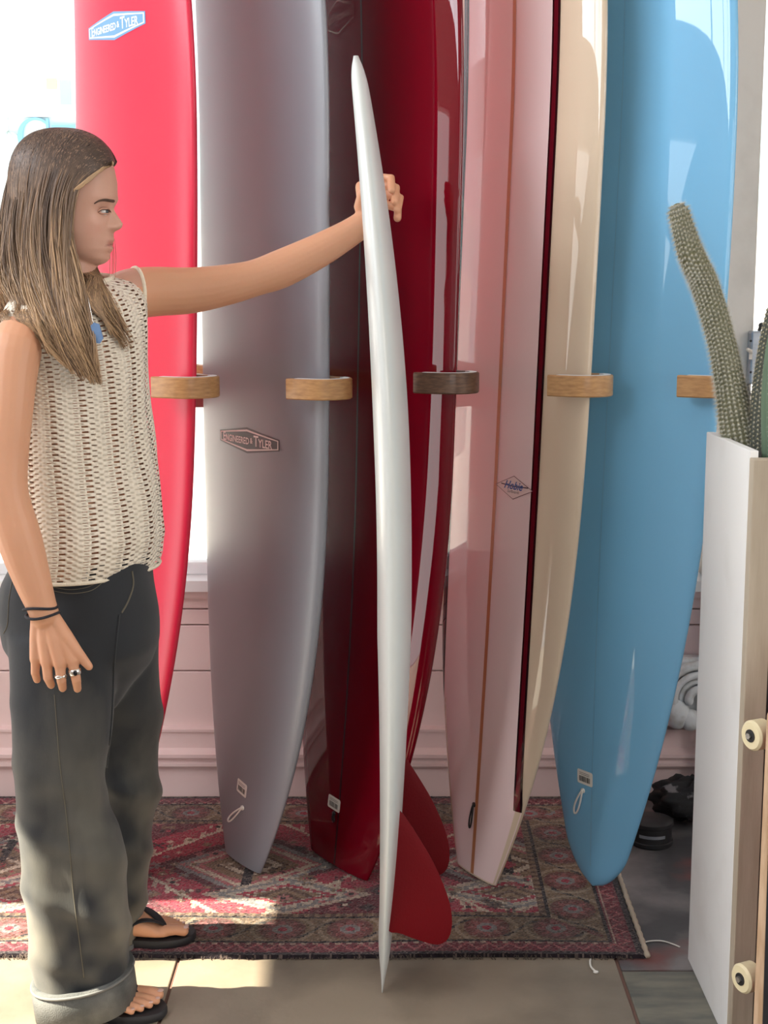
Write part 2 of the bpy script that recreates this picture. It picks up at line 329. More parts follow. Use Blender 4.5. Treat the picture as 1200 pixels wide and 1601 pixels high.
tl = MB().tube(smooth_path([at(924, 1500, 2.79), (0.432, 2.77, .004), (.430, 2.745, .003), (.436, 2.725, .003)], 10), .0022, 6); tl.ball((.437, 2.722, .003), (.006, .004, .003), 8, 6)
tl.build('loose_tassel', M['white'], rug)
tag(rug, 'worn red and maroon patterned rug under the standing surfboards', 'rug')
th_ = MB().tube(smooth_path([(.552, 2.85, .003), (.575, 2.862, .003), (.605, 2.862, .0025), (.634, 2.835, .0025)], 16), .0016, 5)
tag(th_.build('string', M['white']), 'loose pale string lying between rug corner and white planter', 'string')
# ------------------------------------------------------------------ surfboards
def gloss(name, col, rough, coat, cr=.03, **k): return mat(name, col, rough, coat=coat, coat_rough=cr, spec=.5 if coat < 1 else .0, **k)
M['b_red'] = gloss('satin_red_resin', (.70, .010, .055), .38, .25, .25)
M['b_grey'] = gloss('satin_grey_resin', (.25, .26, .295), .38, .3, .25)
M['b_dark'] = gloss('gloss_oxblood_resin', (.15, .001, .008), .3, 1, .015)
M['b_cream'] = gloss('gloss_cream_resin', (.66, .53, .40), .3, 1, .015)
M['b_deckpink'] = gloss('gloss_white_deck', (.80, .63, .63), .3, 1, .015)
M['b_blue'] = gloss('gloss_sky_blue_resin', (.22, .53, .82), .3, 1, .02)
M['b_white'] = gloss('satin_white_resin', (.70, .74, .73), .35, .35, .2)
M['pin'] = gloss('black_pinline', (.012, .004, .006), .3, 1)
M['pinred'] = gloss('maroon_pinline', (.10, .005, .012), .3, 1)
M['string_or'] = mat('cedar_stringer', (.46, .19, .085), .35, coat=1.)
M['fin'] = mat('red_fin_resin', (.17, .001, .006), .5, spec=.25, bump=(220, .15))
class Board:
    def __init__(s, name, p, L=2.8, kind='square', matl=None, z0=.014, ns=110, np_=64, ex=.95, nose=.10, sil=None):
        s.X, s.Y, s.yaw, lx, ly, s.W, s.ht, s.pw, s.rk, s.T = p; s.L = L; s.kind = kind; s.nose = nose; s.ex = ex
        u = np.array([lx, ly, 1.]); s.u = u/np.linalg.norm(u)
        n = np.array([-math.sin(s.yaw), -math.cos(s.yaw), 0]); n -= s.u*(n @ s.u); s.n = n/np.linalg.norm(n)
        wv = np.cross(s.u, s.n); s.w = wv if wv[0] > 0 else -wv
        s.o = np.array([s.X, s.Y, z0]); s.name = name
        S_ = np.concatenate([np.linspace(0, .12, 14)[:-1], np.linspace(.12, L-.12, ns-28), np.linspace(L-.12, L, 14)[1:]])
        ph = np.linspace(0, 2*math.pi, np_, endpoint=False)
        rings = [np.array([s.pt(a, b) for b in ph]) for a in S_]
        s.root = empty(name)
        mb_ = MB().loft(rings, cap=False); N_ = np_
        for b0, fl in ((0, 1), ((len(rings)-1)*N_, 0)):
            for k in range(N_//2):
                q_ = (b0+k, b0+(k+1), b0+(N_-k-1) % N_, b0+(N_-k) % N_); q_ = tuple(dict.fromkeys(q_)); mb_.f.append(q_ if fl else q_[::-1])
        s.body = mb_.build('blank', matl, s.root, auto=50)
    def hw(s, a):
        L = s.L; tt = min(1, max(-1, 1-a/(L*.52))); h_ = s.ht+(s.W/2-s.ht)*(1-abs(tt)**s.pw)
        if a > L-.35: h_ *= math.sqrt(max(1e-4, 1-((a-(L-.35))/.35)**2.2))
        if s.kind == 'round' and a < .10: h_ *= max(.05, math.sqrt(max(0, 1-(1-a/.10)**2)))
        return h_
    def th(s, a):
        t = s.T*(.35+.65*(1-max(0, 1-a/.9)**2)); e = max(0, (a-(s.L-.7))/.7)
        t *= 1-.75*e*e
        if s.kind == 'round' and a < .03: t *= .5+.5*a/.03
        return t
    def rock(s, a): return s.rk*max(0, 1-a)**2+s.nose*max(0, (a-s.L+1.1)/1.1)**2
    def pt(s, a, ph):
        c = math.cos(ph); c = math.copysign(abs(c)**s.ex, c)
        return s.o+s.u*a+s.w*(s.hw(a)*c)+s.n*(s.rock(a)+s.th(a)/2*math.sin(ph))
    def deck(s, a, v, off=.0006, side=1):
        """point on the deck (side 1) or bottom (-1) at height a and lateral metres v"""
        r = min(.999, abs(v)/s.hw(a)); co = r**(1/s.ex); sn = math.sqrt(max(0, 1-co*co))
        return s.o+s.u*a+s.w*v+s.n*(s.rock(a)+side*(s.th(a)/2*sn+off))
    def strip(s, name, v0, v1, a0, a1, m_, off=.0006, n=90, k=5, side=1, parent=None):
        V = []; F = []
        for i in range(n+1):
            a = a0+(a1-a0)*i/n; l = v0(a) if callable(v0) else v0; r = v1(a) if callable(v1) else v1
            for j in range(k+1): V.append(s.deck(a, l+(r-l)*j/k, off, side))
        for i in range(n):
            for j in range(k):
                b = i*(k+1)+j; F.append((b, b+1, b+k+2, b+k+1))
        return obj(name, V, F, m_, parent or s.root)
    def find(s, px, py):
        best = None; a0, a1, v0, v1 = 0.02, 2.2, -.27, .27
        for it in range(7):
            A = np.linspace(a0, a1, 15); Vv = np.linspace(v0, v1, 15)
            P = np.array([[s.deck(a, v) for v in Vv] for a in A]); d = np.abs(proj(P)-np.array([px, py])).sum(-1)
            i, j = np.unravel_index(d.argmin(), d.shape); da = (a1-a0)/7; dv = (v1-v0)/7
            a0, a1, v0, v1 = A[i]-da, A[i]+da, Vv[j]-dv, Vv[j]+dv; a0 = max(.01, a0)
        return A[i], Vv[j]
    def patch(s, name, poly, m_, off, parent=None, side=1, sub=.006):
        """flat polygon [(v, a)] laid on the board surface"""
        bm = bmesh.new(); vs = [bm.verts.new((x, y, 0)) for x, y in poly]; bm.faces.new(vs)
        return s.lay(name, bm, m_, off, parent, side, sub)
    def lay(s, name, bm, m_, off, parent=None, side=1, sub=.006):
        bmesh.ops.triangulate(bm, faces=bm.faces[:])
        for _ in range(4):
            es = [e for e in bm.edges if e.calc_length() > sub]
            if not es: break
            bmesh.ops.subdivide_edges(bm, edges=es, cuts=1); bmesh.ops.triangulate(bm, faces=bm.faces[:])
        for v in bm.verts: v.co = Vector(s.deck(v.co.y, v.co.x, off, side))
        me = bpy.data.meshes.new(name); bm.to_mesh(me); bm.free(); return link(name, me, m_, parent or s.root)
    def text(s, name, body, cv, ca, width, m_, off, parent=None, caps=True, shear=0., side=1, mirror=1, size=None, bold=0.):
        cu = bpy.data.curves.new('t', 'FONT'); cu.body = body; cu.align_x = 'CENTER'; cu.align_y = 'CENTER'; cu.shear = shear; cu.small_caps_scale = .74; cu.offset = bold
        cu.resolution_u = 3
        if caps:
            for i, ch in enumerate(body): cu.body_format[i].use_small_caps = True
        o = bpy.data.objects.new('t', cu); COL.objects.link(o); dg = bpy.context.evaluated_depsgraph_get(); me = bpy.data.meshes.new_from_object(o.evaluated_get(dg))
        bpy.data.objects.remove(o); bm = bmesh.new(); bm.from_mesh(me); xs = [v.co.x for v in bm.verts]; k = width/(max(xs)-min(xs)); mid = (max(xs)+min(xs))/2
        for v in bm.verts: v.co = Vector((cv+mirror*(v.co.x-mid)*k, ca+v.co.y*k, 0))
        return s.lay(name, bm, m_, off, parent, side, .02)
    def hexlogo(s, cv, ca, hwid, hgt, side_h, mats, side=1, mirror=1):
        def hexa(d): return [(cv-hwid+d, ca-side_h+d*.5), (cv, ca-hgt+d*1.15), (cv+hwid-d, ca-side_h+d*.5), (cv+hwid-d, ca+side_h-d*.5), (cv, ca+hgt-d*1.15), (cv-hwid+d, ca+side_h-d*.5)]
        lg = s.patch('logo', hexa(0), mats[0], .0008, None, side, .012)
        s.patch('outline', hexa(.0045), mats[1], .0011, lg, side, .012); s.patch('ground', hexa(.0085), mats[0], .0014, lg, side, .012)
        [s.text('lettering', w_, cv+mirror*o_*hwid, ca, k_*hwid, mats[1], .0017, lg, side=side, mirror=mirror, bold=.014) for w_, o_, k_ in (('Engineered', -.39, .92), ('&', .15, .085), ('Tyler', .51, .57))]
        lg['label'] = 'elongated hexagon logo with small capital lettering'; return lg
    def sticker(s, px, py, wid=.05, hgt=.032, tilt=0.):
        a, v = s.find(px, py); c_, sn = math.cos(tilt), math.sin(tilt)
        def R(x, y): return (v+x*c_-y*sn, a+x*sn+y*c_)
        poly = []
        for cx_, cy_, t0 in ((wid/2-.005, hgt/2-.005, 0), (-wid/2+.005, hgt/2-.005, 90), (-wid/2+.005, -hgt/2+.005, 180), (wid/2-.005, -hgt/2+.005, 270)):
            for t in (0, 30, 60, 90): poly.append(R(cx_+.005*math.cos(math.radians(t0+t)), cy_+.005*math.sin(math.radians(t0+t))))
        st_ = s.patch('price_sticker', poly, M['label'], .0010); x = -wid*.36; rb = random.Random(5); bm = bmesh.new()
        while x < wid*.34:
            w_ = rb.choice((.0009, .0016, .0024)); bm.faces.new([bm.verts.new((*R(x+a_, b_), 0)) for a_, b_ in ((0, -hgt*.32), (w_, -hgt*.32), (w_, hgt*.06), (0, hgt*.06))]); x += w_+rb.choice((.001, .0017))
        s.lay('barcode', bm, M['ink'], .0014, st_, 1, .02)
        bm = bmesh.new()
        for yy in (.16, .27): bm.faces.new([bm.verts.new((*R(a_*wid, b_*hgt), 0)) for a_, b_ in ((-.36, yy), (.3, yy), (.3, yy+.045), (-.36, yy+.045))])
        s.lay('print_lines', bm, mat('grey_print', (.35, .33, .32), .6), .0014, st_, 1, .02)
        st_['label'] = 'white barcode sticker'
    def loop(s, px, py, px2, py2, m_, wid=.012, rad=.0022):
        a, v = s.find(px, py); b, u_ = s.find(px2, py2); pts = []
        d = np.array([u_-v, b-a]); L_ = np.linalg.norm(d); d /= L_; pr = np.array([-d[1], d[0]])
        for t in np.linspace(0, 2*math.pi, 29):
            q_ = np.array([v, a])+d*L_*(.5-.5*math.cos(t))+pr*wid*math.sin(t)*(.35+.65*(.5-.5*math.cos(t)))
            pts.append(s.deck(q_[1], q_[0], .003+.006*math.sin(t/2)))
        mb = MB().tube(pts, rad, 8); lo = mb.build('leash_loop', m_, s.root)
        c_ = s.deck(a, v, -.001); e = MB(); e.tube([c_-s.n*.002, c_+s.n*.004], .006, 14); e.build('leash_plug', m_, s.root); return lo
PB = {'grey': [-0.2928, 3.3019, 0.9642, 0.0063, -0.0008, 0.5768, 0.0864, 3.5123, 0.0627, 0.0751],
 'dark': [-0.052, 3.2932, 0.930, 0.019, -0.0039, 0.615, 0.1201, 3.344, 0.0725, 0.0758],
 'pink': [0.256, 3.2115, 1.0197, 0.0334, 0.0078, 0.5388, 0.0787, 3.253, 0.0409, 0.0728],
 'blue': [0.4954, 3.1295, 0.949, 0.0246, -0.0011, 0.5765, 0.0672, 2.3901, 0.0027, 0.0743],
 'red': [-0.6051, 3.2475, 0.931, 0.0241, -0.0002, 0.5808, 0.0852, 2.3839, 0.0917, 0.0757]}
GR = 'longboards standing in the rack'
red = Board('surfboard', PB['red'], matl=M['b_red']); tag(red.root, 'bright red longboard standing directly behind the woman', 'surfboard', GR)
grey = Board('surfboard', PB['grey'], matl=M['b_grey']); tag(grey.root, 'matte purple grey longboard with dark hexagon logo and white leash loop', 'surfboard', GR)
dark = Board('surfboard', PB['dark'], matl=M['b_dark']); tag(dark.root, 'glossy dark oxblood red longboard behind the held white surfboard', 'surfboard', GR)
pink = Board('surfboard', PB['pink'], matl=M['b_cream']); tag(pink.root, 'glossy pinkish cream longboard with maroon pinline and diamond logo', 'surfboard', GR)
blue = Board('surfboard', PB['blue'], kind='round', matl=M['b_blue']); tag(blue.root, 'glossy sky blue longboard with rounded tail next to white planter', 'surfboard', GR)
# logos
LM = {'red': (mat('logo_pale_blue', (.16, .36, .60), .5), mat('logo_white', (.9, .93, .95), .5)), 'grey': (mat('logo_charcoal', (.06, .055, .06), .45), mat('logo_cream', (.92, .84, .80), .5)), 'ghost': (mat('logo_grey_bottom', (.22, .22, .26), .5), mat('logo_grey_line', (.95, .95, .95), .5))}
def place_hex(b, cpx, lpx, rpx, top, bot, mats):
    a, v = b.find(*cpx); al, vl = b.find(*lpx); ar, vr = b.find(*rpx); at_, _ = b.find(*top); ab_, _ = b.find(*bot)
    b.hexlogo((vl+vr)/2, (at_+ab_)/2, (vr-vl)/2, (at_-ab_)/2, (at_-ab_)/2*.42, mats)
place_hex(grey, (390, 689), (344, 681), (437, 697), (386, 668), (388, 709), LM['grey'])
place_hex(red, (182, 40), (139, 60), (227, 21), (180, 17), (178, 63), LM['red'])
# stringers
dark.strip('stringer', -.003, .003, .004, 2.6, mat('dark_stringer', (.03, .001, .004), .3, coat=1.), k=2)
blue.strip('stringer', -.0015, .0015, .05, 2.6, mat('faint_blue_stringer', (.19, .47, .74), .3, coat=1.), k=2)
dark.strip('bounce_bottom_panel', lambda a: -.97*dark.hw(a), lambda a: .90*dark.hw(a), .004, 2.75, gloss('gloss_red_bounce_bottom', (.50, .006, .02), .3, 1), .0006, 90, 16, side=-1)  # unseen bright red underside, added to reflect pink onto the next deck
# pink board: white deck panel inside a maroon pinline, cedar stringer
def pw_(b, k): return lambda a: k*b.hw(a)*min(1., (.50+.50*min(1, max(0, (a-.02)/.30))) if False else 1.)
PV = .128
def lim(a, v): return max(-pink.hw(a)*.985, min(pink.hw(a)*.985, v))
pink.strip('deck_panel', lambda a: lim(a, -PV-.06), lambda a: lim(a, PV+(.2 if a < .215 else 0)), .004, 2.6, M['b_deckpink'], .0006, 120, 14)
pink.strip('pinline', lambda a: lim(a, PV), lambda a: lim(a, PV+.024), .20, 2.6, M['pin'], .0010, 120, 4)
pink.strip('pinline', lambda a: lim(a, PV+.006), lambda a: lim(a, PV+.018), .20, 2.6, M['pinred'], .0014, 120, 3)
pink.strip('pinline', lambda a: lim(a, -PV-.084), lambda a: lim(a, -PV-.06), .20, 2.6, M['pin'], .0010, 120, 4)
pink.strip('pinline', lambda a: lim(a, -PV-.078), lambda a: lim(a, -PV-.066), .20, 2.6, M['pinred'], .0014, 120, 3)
pink.strip('stringer', -.006, .006, .004, 2.6, M['string_or'], .0012, k=2)
a, v = pink.find(806, 763); al, vl = pink.find(775, 755); ar, vr = pink.find(834, 763)
v = (vl+vr)/2; hw_ = (vr-vl)/2; dm = lambda d: [(v-hw_+d*2, a), (v, a-.027+d), (v+hw_-d*2, a), (v, a+.027-d)]
lg = pink.patch('logo', dm(0), mat('diamond_line', (.12, .03, .05), .4, coat=1.), .0018)
pink.patch('ground', dm(.0016), mat('diamond_ground', (.74, .60, .58), .3, coat=1.), .0021, lg)
MBLUE = mat('logo_blue_script', (.03, .09, .30), .4); MDK = mat('logo_dark_line', (.04, .01, .02), .4)
pink.patch('swash', [(v-hw_*.68, a+.006), (v-hw_*.66, a+.0035), (v, a+.0015), (v+hw_*.76, a+.004), (v+hw_*.76, a+.0065), (v, a+.004)], MDK, .0023, lg)
pink.text('script_lettering', 'Hobie', v, a+.004, hw_*1.0, MBLUE, .0026, lg, caps=False, shear=.5, bold=.02)
pink.text('small_lettering', 'Surfboards', v, a-.0095, hw_*.62, MDK, .0024, lg, caps=False, shear=.3)
lg['label'] = 'outlined diamond logo with blue script'
# the second logo, on the underside of the grey board, that the oxblood deck mirrors
grey.hexlogo(-.145, 2.03, .105, .045, .018, LM['ghost'], side=-1, mirror=-1)
# price stickers and leash loops
grey.sticker(378, 1232, .048, .034, math.radians(-8)); grey.loop(379, 1263, 361, 1282, M['white'], .008)
dark.sticker(522, 1256, .052, .032, math.radians(-3)); dark.loop(522, 1272, 526, 1284, M['black'], .006, .0018)
pink.loop(741, 1258, 738, 1293, M['black'], .006)
blue.sticker(914, 1216, .052, .034, math.radians(2)); blue.loop(911, 1236, 902, 1270, M['white'], .010)
# ------------------------------------------------------------------ the white twin-fin board the woman holds upright
class Held(Board):
    def hw(s, a):
        t = a/s.L
        h_ = .27*(1-abs((t-.47)/.53)**2.6)**.62 if t > .47 else .27-(.27-.118)*((.47-t)/.47)**2.4
        return max(.004, h_)
    def th(s, a):
        t = a/s.L; return s.T*min(1, .36+1.6*t)*min(1, .30+a/.10)*(1-.60*max(0, (t-.6)/.4)**1.6)*(math.sqrt(max(.12, 1-((t-.965)/.035)**2)) if t > .965 else 1)
    def rock(s, a):
        t = a/s.L; return .022*max(0, 1-t/.4)**2+.075*max(0, (t-.45)/.55)**2
HL = 1.83
held = Held('twin_fin_surfboard', [.022, 2.757, math.radians(91.8), .0, .0, .54, .15, 2.5, .02, .066], L=HL, matl=M['b_white'], z0=.0, ex=.72)
# swallow tail: cut the notch out of the tail between the two pins
def swallow(b):
    me = b.body.data
    for v in me.vertices:
        p_ = np.array(v.co)-b.o; a = p_ @ b.u; l = p_ @ b.w
        if a < .14:
            k = 1-a/.14; tgt = .115; need = .105*(1-max(0, tgt-abs(l))/tgt); a_new = a+(.105-need)*k
            v.co = Vector(np.array(v.co)+b.u*(a_new-a))
swallow(held)
def fin(b, va, outline, thick=.008):
    n_ = 40; pts = smooth_path(outline, n_)
    mid = pts.mean(0); V = []; F = []
    for k_, sc in ((0, 1.), (1, .9), (2, .72), (3, .35)):
        for sgn in (1, -1):
            for q_ in pts:
                d_ = mid+(q_-mid)*sc; th_k = thick*(.12, .6, .95, 1.)[k_]*.5
                V.append(b.o+b.u*d_[1]+b.w*(va+sgn*th_k)+b.n*(b.rock(max(0, d_[1]))-d_[0]))
    for sgn in (0, 1):
        for k_ in range(3):
            A = (k_*2+sgn)*n_; B = ((k_+1)*2+sgn)*n_
            for i in range(n_):
                j = (i+1) % n_; F.append((A+i, A+j, B+j, B+i) if sgn else (A+j, A+i, B+i, B+j))
        F.append(tuple((6+sgn)*n_+i for i in (range(n_) if sgn else range(n_-1, -1, -1))))
    for i in range(n_): j = (i+1) % n_; F.append((i, j, n_+j, n_+i))
    return obj('fin', V, F, M['fin'], b.root, auto=40)
FO = [(.0, .41), (.02, .40), (.045, .365), (.085, .30), (.115, .235), (.128, .185), (.125, .145), (.105, .128), (.07, .135), (.03, .15), (.0, .165), (-.005, .28), (.0, .41)]
fin(held, -.165, FO); fin(held, .165, FO)
tag(held.root, 'white twin-fin surfboard with red fins held upright by the woman', 'surfboard')
# ------------------------------------------------------------------ rack: rail on the window wall and one wooden hook per board
M['hook'] = mat('oak_hook', (.56, .31, .13), .4, noise=(14, (.40, .20, .08), .35, .7, (3, 3, 14)), coat=.2)
M['hookdark'] = mat('walnut_hook', (.16, .08, .045), .4, noise=(18, (.07, .032, .018), .35, .7, (3, 3, 14)), coat=.2)
M['felt'] = mat('white_felt_lining', (.82, .84, .86), .9)
M['rail'] = mat('reddish_rail', (.30, .06, .06), .6, noise=(20, (.45, .30, .28), .55, .7))
rail = MB().box(-2.0, .93, BY-.075, BY-.04, 1.09, 1.20).build('rack_rail', M['rail'], smooth=False)
for k in (-1.9, -.03, .83): box('bracket', k-.02, k+.02, BY-.04, BY+.05, 1.10, 1.19, M['whitepaint'], rail)
tag(rail, 'reddish horizontal rack rail crossing the window behind the longboards', 'rail')
HOOK_IN = -1
def hook(b, lpx, rpx, py, m_, label):
    """flat bent-wood J: arm from the rail along the board's underside, round the near rail onto the deck side"""
    # plan view frame: w across the board, n out of the deck
    a = None
    for aa in np.linspace(1.0, 1.35, 141):
        q_ = proj(b.o+b.u*aa+b.w*(b.hw(aa)+.02))
        if a is None or abs(q_[1]-py) < a[0]: a = (abs(q_[1]-py), aa)
    aa = a[1]; c = b.o+b.u*aa; z = c[2]; hw_ = b.hw(aa); T2 = b.T/2+.012; rk = b.rock(aa)
    pl = lambda w_, n_: np.array([*(c[:2]+b.w[:2]*w_+b.n[:2]*(n_+rk)), z])
    R_ = T2+.006; path = [pl(hw_-.02-.1, -T2), pl(hw_-.05, -T2)]
    for t in np.linspace(-90, 62, 17): path.append(pl(hw_-.022+R_*1.05*math.cos(math.radians(t)), R_*math.sin(math.radians(t))))
    path.append(pl(hw_-.030, R_+.010)); path.append(pl(hw_-.048, R_+.016))
    # straight run back to the rail
    d = path[0]-path[1]; d /= np.linalg.norm(d); tb = (BY-.0785-path[0][1])/d[1]; path = [path[0]+d*tb]+path
    path = np.array(path); hz = .0225; tk = .0085; rings = []; rin = []
    for i in range(len(path)):
        t_ = path[min(i+1, len(path)-1)]-path[max(i-1, 0)]; t_ /= np.linalg.norm(t_); nn = np.array([-t_[1], t_[0], 0])*HOOK_IN
        e = .0025
        rings.append([path[i]+nn*x+np.array([0, 0, y]) for x, y in ((-tk, -hz+e), (-tk+e, -hz), (tk-e, -hz), (tk, -hz+e), (tk, hz-e), (tk-e, hz), (-tk+e, hz), (-tk, hz-e))])
        if 3 <= i <= len(path)-2: rin.append([path[i]+nn*x+np.array([0, 0, y]) for x, y in ((tk+.0004, -hz+.001), (tk+.003, -hz+.001), (tk+.003, hz+.0008), (-.003, hz+.0008), (-.003, hz+.0002), (tk+.0004, hz+.0002))])
    r_ = empty('board_hook'); MB().loft(rings).build('bent_arm', m_, r_, auto=35); MB().loft(rin).build('felt_lining', M['felt'], r_, auto=35)
    tag(r_, label, 'hook', 'wooden hooks holding the longboards'); return r_
hook(red, 255, 342, 609, M['hook'], 'pale wooden hook around the bright red longboard')
hook(grey, 466, 547, 609, M['hook'], 'orange-brown wooden hook around the grey longboard')
hook(dark, 664, 742, 603, M['hookdark'], 'dark walnut hook around the oxblood longboard')
hook(pink, 876, 952, 605, M['hook'], 'wooden hook around the cream longboard rail with maroon pinline')
hook(blue, 1078, 1150, 608, M['hook'], 'wooden hook half hidden behind the tall fuzzy cactus')
# ------------------------------------------------------------------ planter, cacti, skateboard and the things by the post
M['planterwhite'] = mat('white_planter_paint', (.88, .88, .88), .5, noise=(5, (.80, .79, .78), .55, .75), bump=(14, .12))
M['planterbeige'] = mat('beige_planter_wood', (.48, .41, .32), .6, noise=(7, (.38, .31, .23), .45, .75, (4, 4, .5)), bump=(20, .3, (4, 4, .4)))
M['peel'] = mat('peeling_black_paint', (.012, .011, .012), .5, noise=(11, (.26, .23, .2), .56, .62, (1, 1, .35)), bump=(20, .5))
M['soil'] = mat('dark_soil', (.03, .022, .016), .95, bump=(90, 1))
PX0, PX1, PYF, PYB, PH = .640, .93, 2.42, 2.785, 1.115
pl = empty('planter_box')
o = box('side_panel', PX0, PX0+.016, PYF+.03, PYB, .0, PH, M['planterwhite'], pl, .002)
box('side_panel', PX1-.016, PX1, PYF+.03, PYB, .0, PH, M['planterwhite'], pl, .002)
box('back_panel', PX0+.016, PX1-.016, PYB-.016, PYB, .0, PH, M['planterwhite'], pl, .002)
box('corner_post', PX0, PX0+.040, PYF, PYF+.03, 0, PH-.012, M['planterbeige'], pl, .002)
box('corner_post', PX1-.040, PX1, PYF, PYF+.03, 0, PH-.012, M['planterbeige'], pl, .002)
box('front_panel', PX0+.040, PX1-.040, PYF+.018, PYF+.03, 0, PH-.03, M['peel'], pl)
box('soil', PX0+.016, PX1-.016, PYF+.03, PYB-.016, PH-.10, PH-.045, M['soil'], pl)
box('rim_liner', PX0+.016, PX0+.020, PYF+.03, PYB-.016, PH-.06, PH-.002, M['black'], pl)
tag(pl, 'tall white box planter with beige wooden corner posts holding cacti', 'planter')
M['cactus'] = mat('green_cactus_skin', (.17, .17, .09), .7, noise=(40, (.10, .105, .05), .4, .7))
M['cactusgreen'] = mat('ridged_cactus_skin', (.13, .20, .13), .6)
M['areole'] = mat('cream_areole', (.50, .44, .28), .9)
M['spine'] = mat('white_cactus_hair', (.90, .89, .82), .7)
def cactus(name, pts, rad, ribs, label, skin, hairs, areoles=True, depth=.10, spin_l=(.005, .014)):
    rt = empty(name); n = 70; P = smooth_path(pts, 300); uq = 1-(1-np.linspace(0, 1, n))**1.7; P = np.array([P[int(round(k*299))] if k in (0, 1) else P[int(k*299)]*(1-(k*299-int(k*299)))+P[int(k*299)+1]*(k*299-int(k*299)) for k in uq]); LT = np.concatenate([np.cumsum(np.linalg.norm(np.diff(P, axis=0), axis=1)[::-1])[::-1], [0]]); R0 = rad[-1]; R = np.interp(uq, np.linspace(0, 1, len(rad)), rad)
    # rounded tip
    for i in range(n):
        t = LT[i]
        if t < R0*1.3: R[i] *= math.sqrt(max(.004, 1-(1-t/(R0*1.3))**2))
    T = np.gradient(P, axis=0); T /= np.linalg.norm(T, axis=1)[:, None]; N = np.cross(T[0], [0, 1., 0]); N /= np.linalg.norm(N); rings = []; fr_ = []
    na = ribs*4; an = np.arange(na)*2*math.pi/na
    for i in range(n):
        N = N-T[i]*(N @ T[i]); N /= np.linalg.norm(N); B = np.cross(T[i], N); fr_.append((N.copy(), B))
        rr_ = R[i]*(1-depth+depth*np.abs(np.cos(an*ribs/2)))
        rings.append(P[i]+rr_[:, None]*(np.cos(an)[:, None]*N+np.sin(an)[:, None]*B))
    MB().loft(rings).build('stem', skin, rt)
    ar = MB(); sp = MB(); rs = random.Random(11)
    L_ = np.linalg.norm(np.diff(P, axis=0), axis=1).sum(); rows = int(L_/.0085)
    OC = np.array([(1, 0, 0), (-1, 0, 0), (0, 1, 0), (0, -1, 0), (0, 0, 1), (0, 0, -1)]); OF = [(0, 2, 4), (2, 1, 4), (1, 3, 4), (3, 0, 4), (2, 0, 5), (1, 2, 5), (3, 1, 5), (0, 3, 5)]
    for r_ in range(rows):
        f_ = np.interp((r_+.5)/rows*L_, L_-LT, np.arange(n)); i = int(f_)
        for k in range(ribs):
            a_ = 2*math.pi*(k/ribs)+(math.pi/ribs if False else 0); dN = math.cos(a_)*fr_[i][0]+math.sin(a_)*fr_[i][1]
            z_ = ((k % 2)*.5); c = P[i]+(P[min(i+1, n-1)]-P[i])*(f_-i+z_)+dN*R[i]
            if areoles: ar.add(c+OC*.0021, OF)
            for h_ in range(hairs):
                d_ = dN+np.array([rs.uniform(-1, 1), rs.uniform(-1, 1), rs.uniform(-.9, .5)])*.85; d_ /= np.linalg.norm(d_); l_ = rs.uniform(*spin_l)
                s_ = np.cross(d_, [0, 0, 1.])*.00024; sp.add([c-s_, c+s_, c+d_*l_], [(0, 1, 2)])
    if areoles: stuff(ar.build('areoles', M['areole'], rt))
    stuff(sp.build('spines', M['spine'], rt, smooth=False))
    tag(rt, label, 'cactus', 'cacti in the white planter'); return rt
cY = 2.69
cactus('column_cactus', [at(1166, 735, cY), at(1153, 670, cY), at(1142, 610, cY), at(1131, 550, cY), at(1116, 492, cY), at(1099, 440, cY), at(1080, 398, cY-.01), at(1067, 355, cY-.01), at(1057, 318, cY-.01)],
       [.036, .034, .028, .0253, .0253, .0253, .0232, .0196, .017], 22, 'tall fuzzy column cactus leaning toward the blue longboard', M['cactus'], 60)
cactus('column_cactus', [at(1192, 760, 2.66), at(1186, 690, 2.66), at(1190, 620, 2.66), at(1201, 540, 2.66), at(1216, 470, 2.66)], [.02, .02, .019, .018, .016], 16, 'shorter grey woolly cactus beside the metal switch', mat('grey_cactus_skin', (.10, .11, .09), .8), 9, True)
cactus('ridged_cactus', [at(1206, 760, 2.55), at(1204, 690, 2.55), at(1203, 620, 2.55), at(1207, 560, 2.55), at(1216, 500, 2.55)], [.017, .017, .016, .015, .013], 6, 'smooth green ridged cactus at the edge of the picture', M['cactusgreen'], 2, False, .35, (.003, .007))
# skateboard standing on its tail against the planter
M['deckwood'] = mat('maple_ply', (.68, .48, .32), .5, noise=(60, (.55, .36, .22), .4, .6, (1, 1, .2))); M['urethane'] = mat('cream_urethane', (.82, .72, .47), .4); M['steel'] = mat('steel', (.6, .6, .6), .3, metal=1.)
M['pinkgraphic'] = mat('pink_deck_graphic', (.62, .16, .18), .4)
sk = empty('skateboard'); ax = np.array([-.9, -.436, 0]); mm = np.array([-.436, .9, 0]); E0 = np.array([.634, 2.235, 0]); c0 = E0-ax*.1
out = []
for t in np.linspace(0, math.pi, 13): out.append((.1*math.cos(t), .70+.1*math.sin(t)))
for t in np.linspace(math.pi, 2*math.pi, 13): out.append((.1*math.cos(t), .115+.1*math.sin(t)))
def bend(z): return .05*max(0, (.14-z)/.14)**1.5-.0+.04*max(0, (z-.67)/.13)**1.5
def slab(off0, off1, sc): return [[c0+ax*(x*sc)+np.array([0, 0, (z-.40)*(.5+.5*sc)+.40])+mm*(o_-bend(z)) for x, z in out] for o_ in (off0, off1)]
MB().loft(slab(0, .011, 1)).build('deck', M['deckwood'], sk, smooth=False)
MB().loft(slab(.011, .0125, .96)).build('graphic', M['pinkgraphic'], sk, smooth=False); MB().loft(slab(-.0015, 0, .985)).build('grip_tape', M['blackrub'], sk, smooth=False)
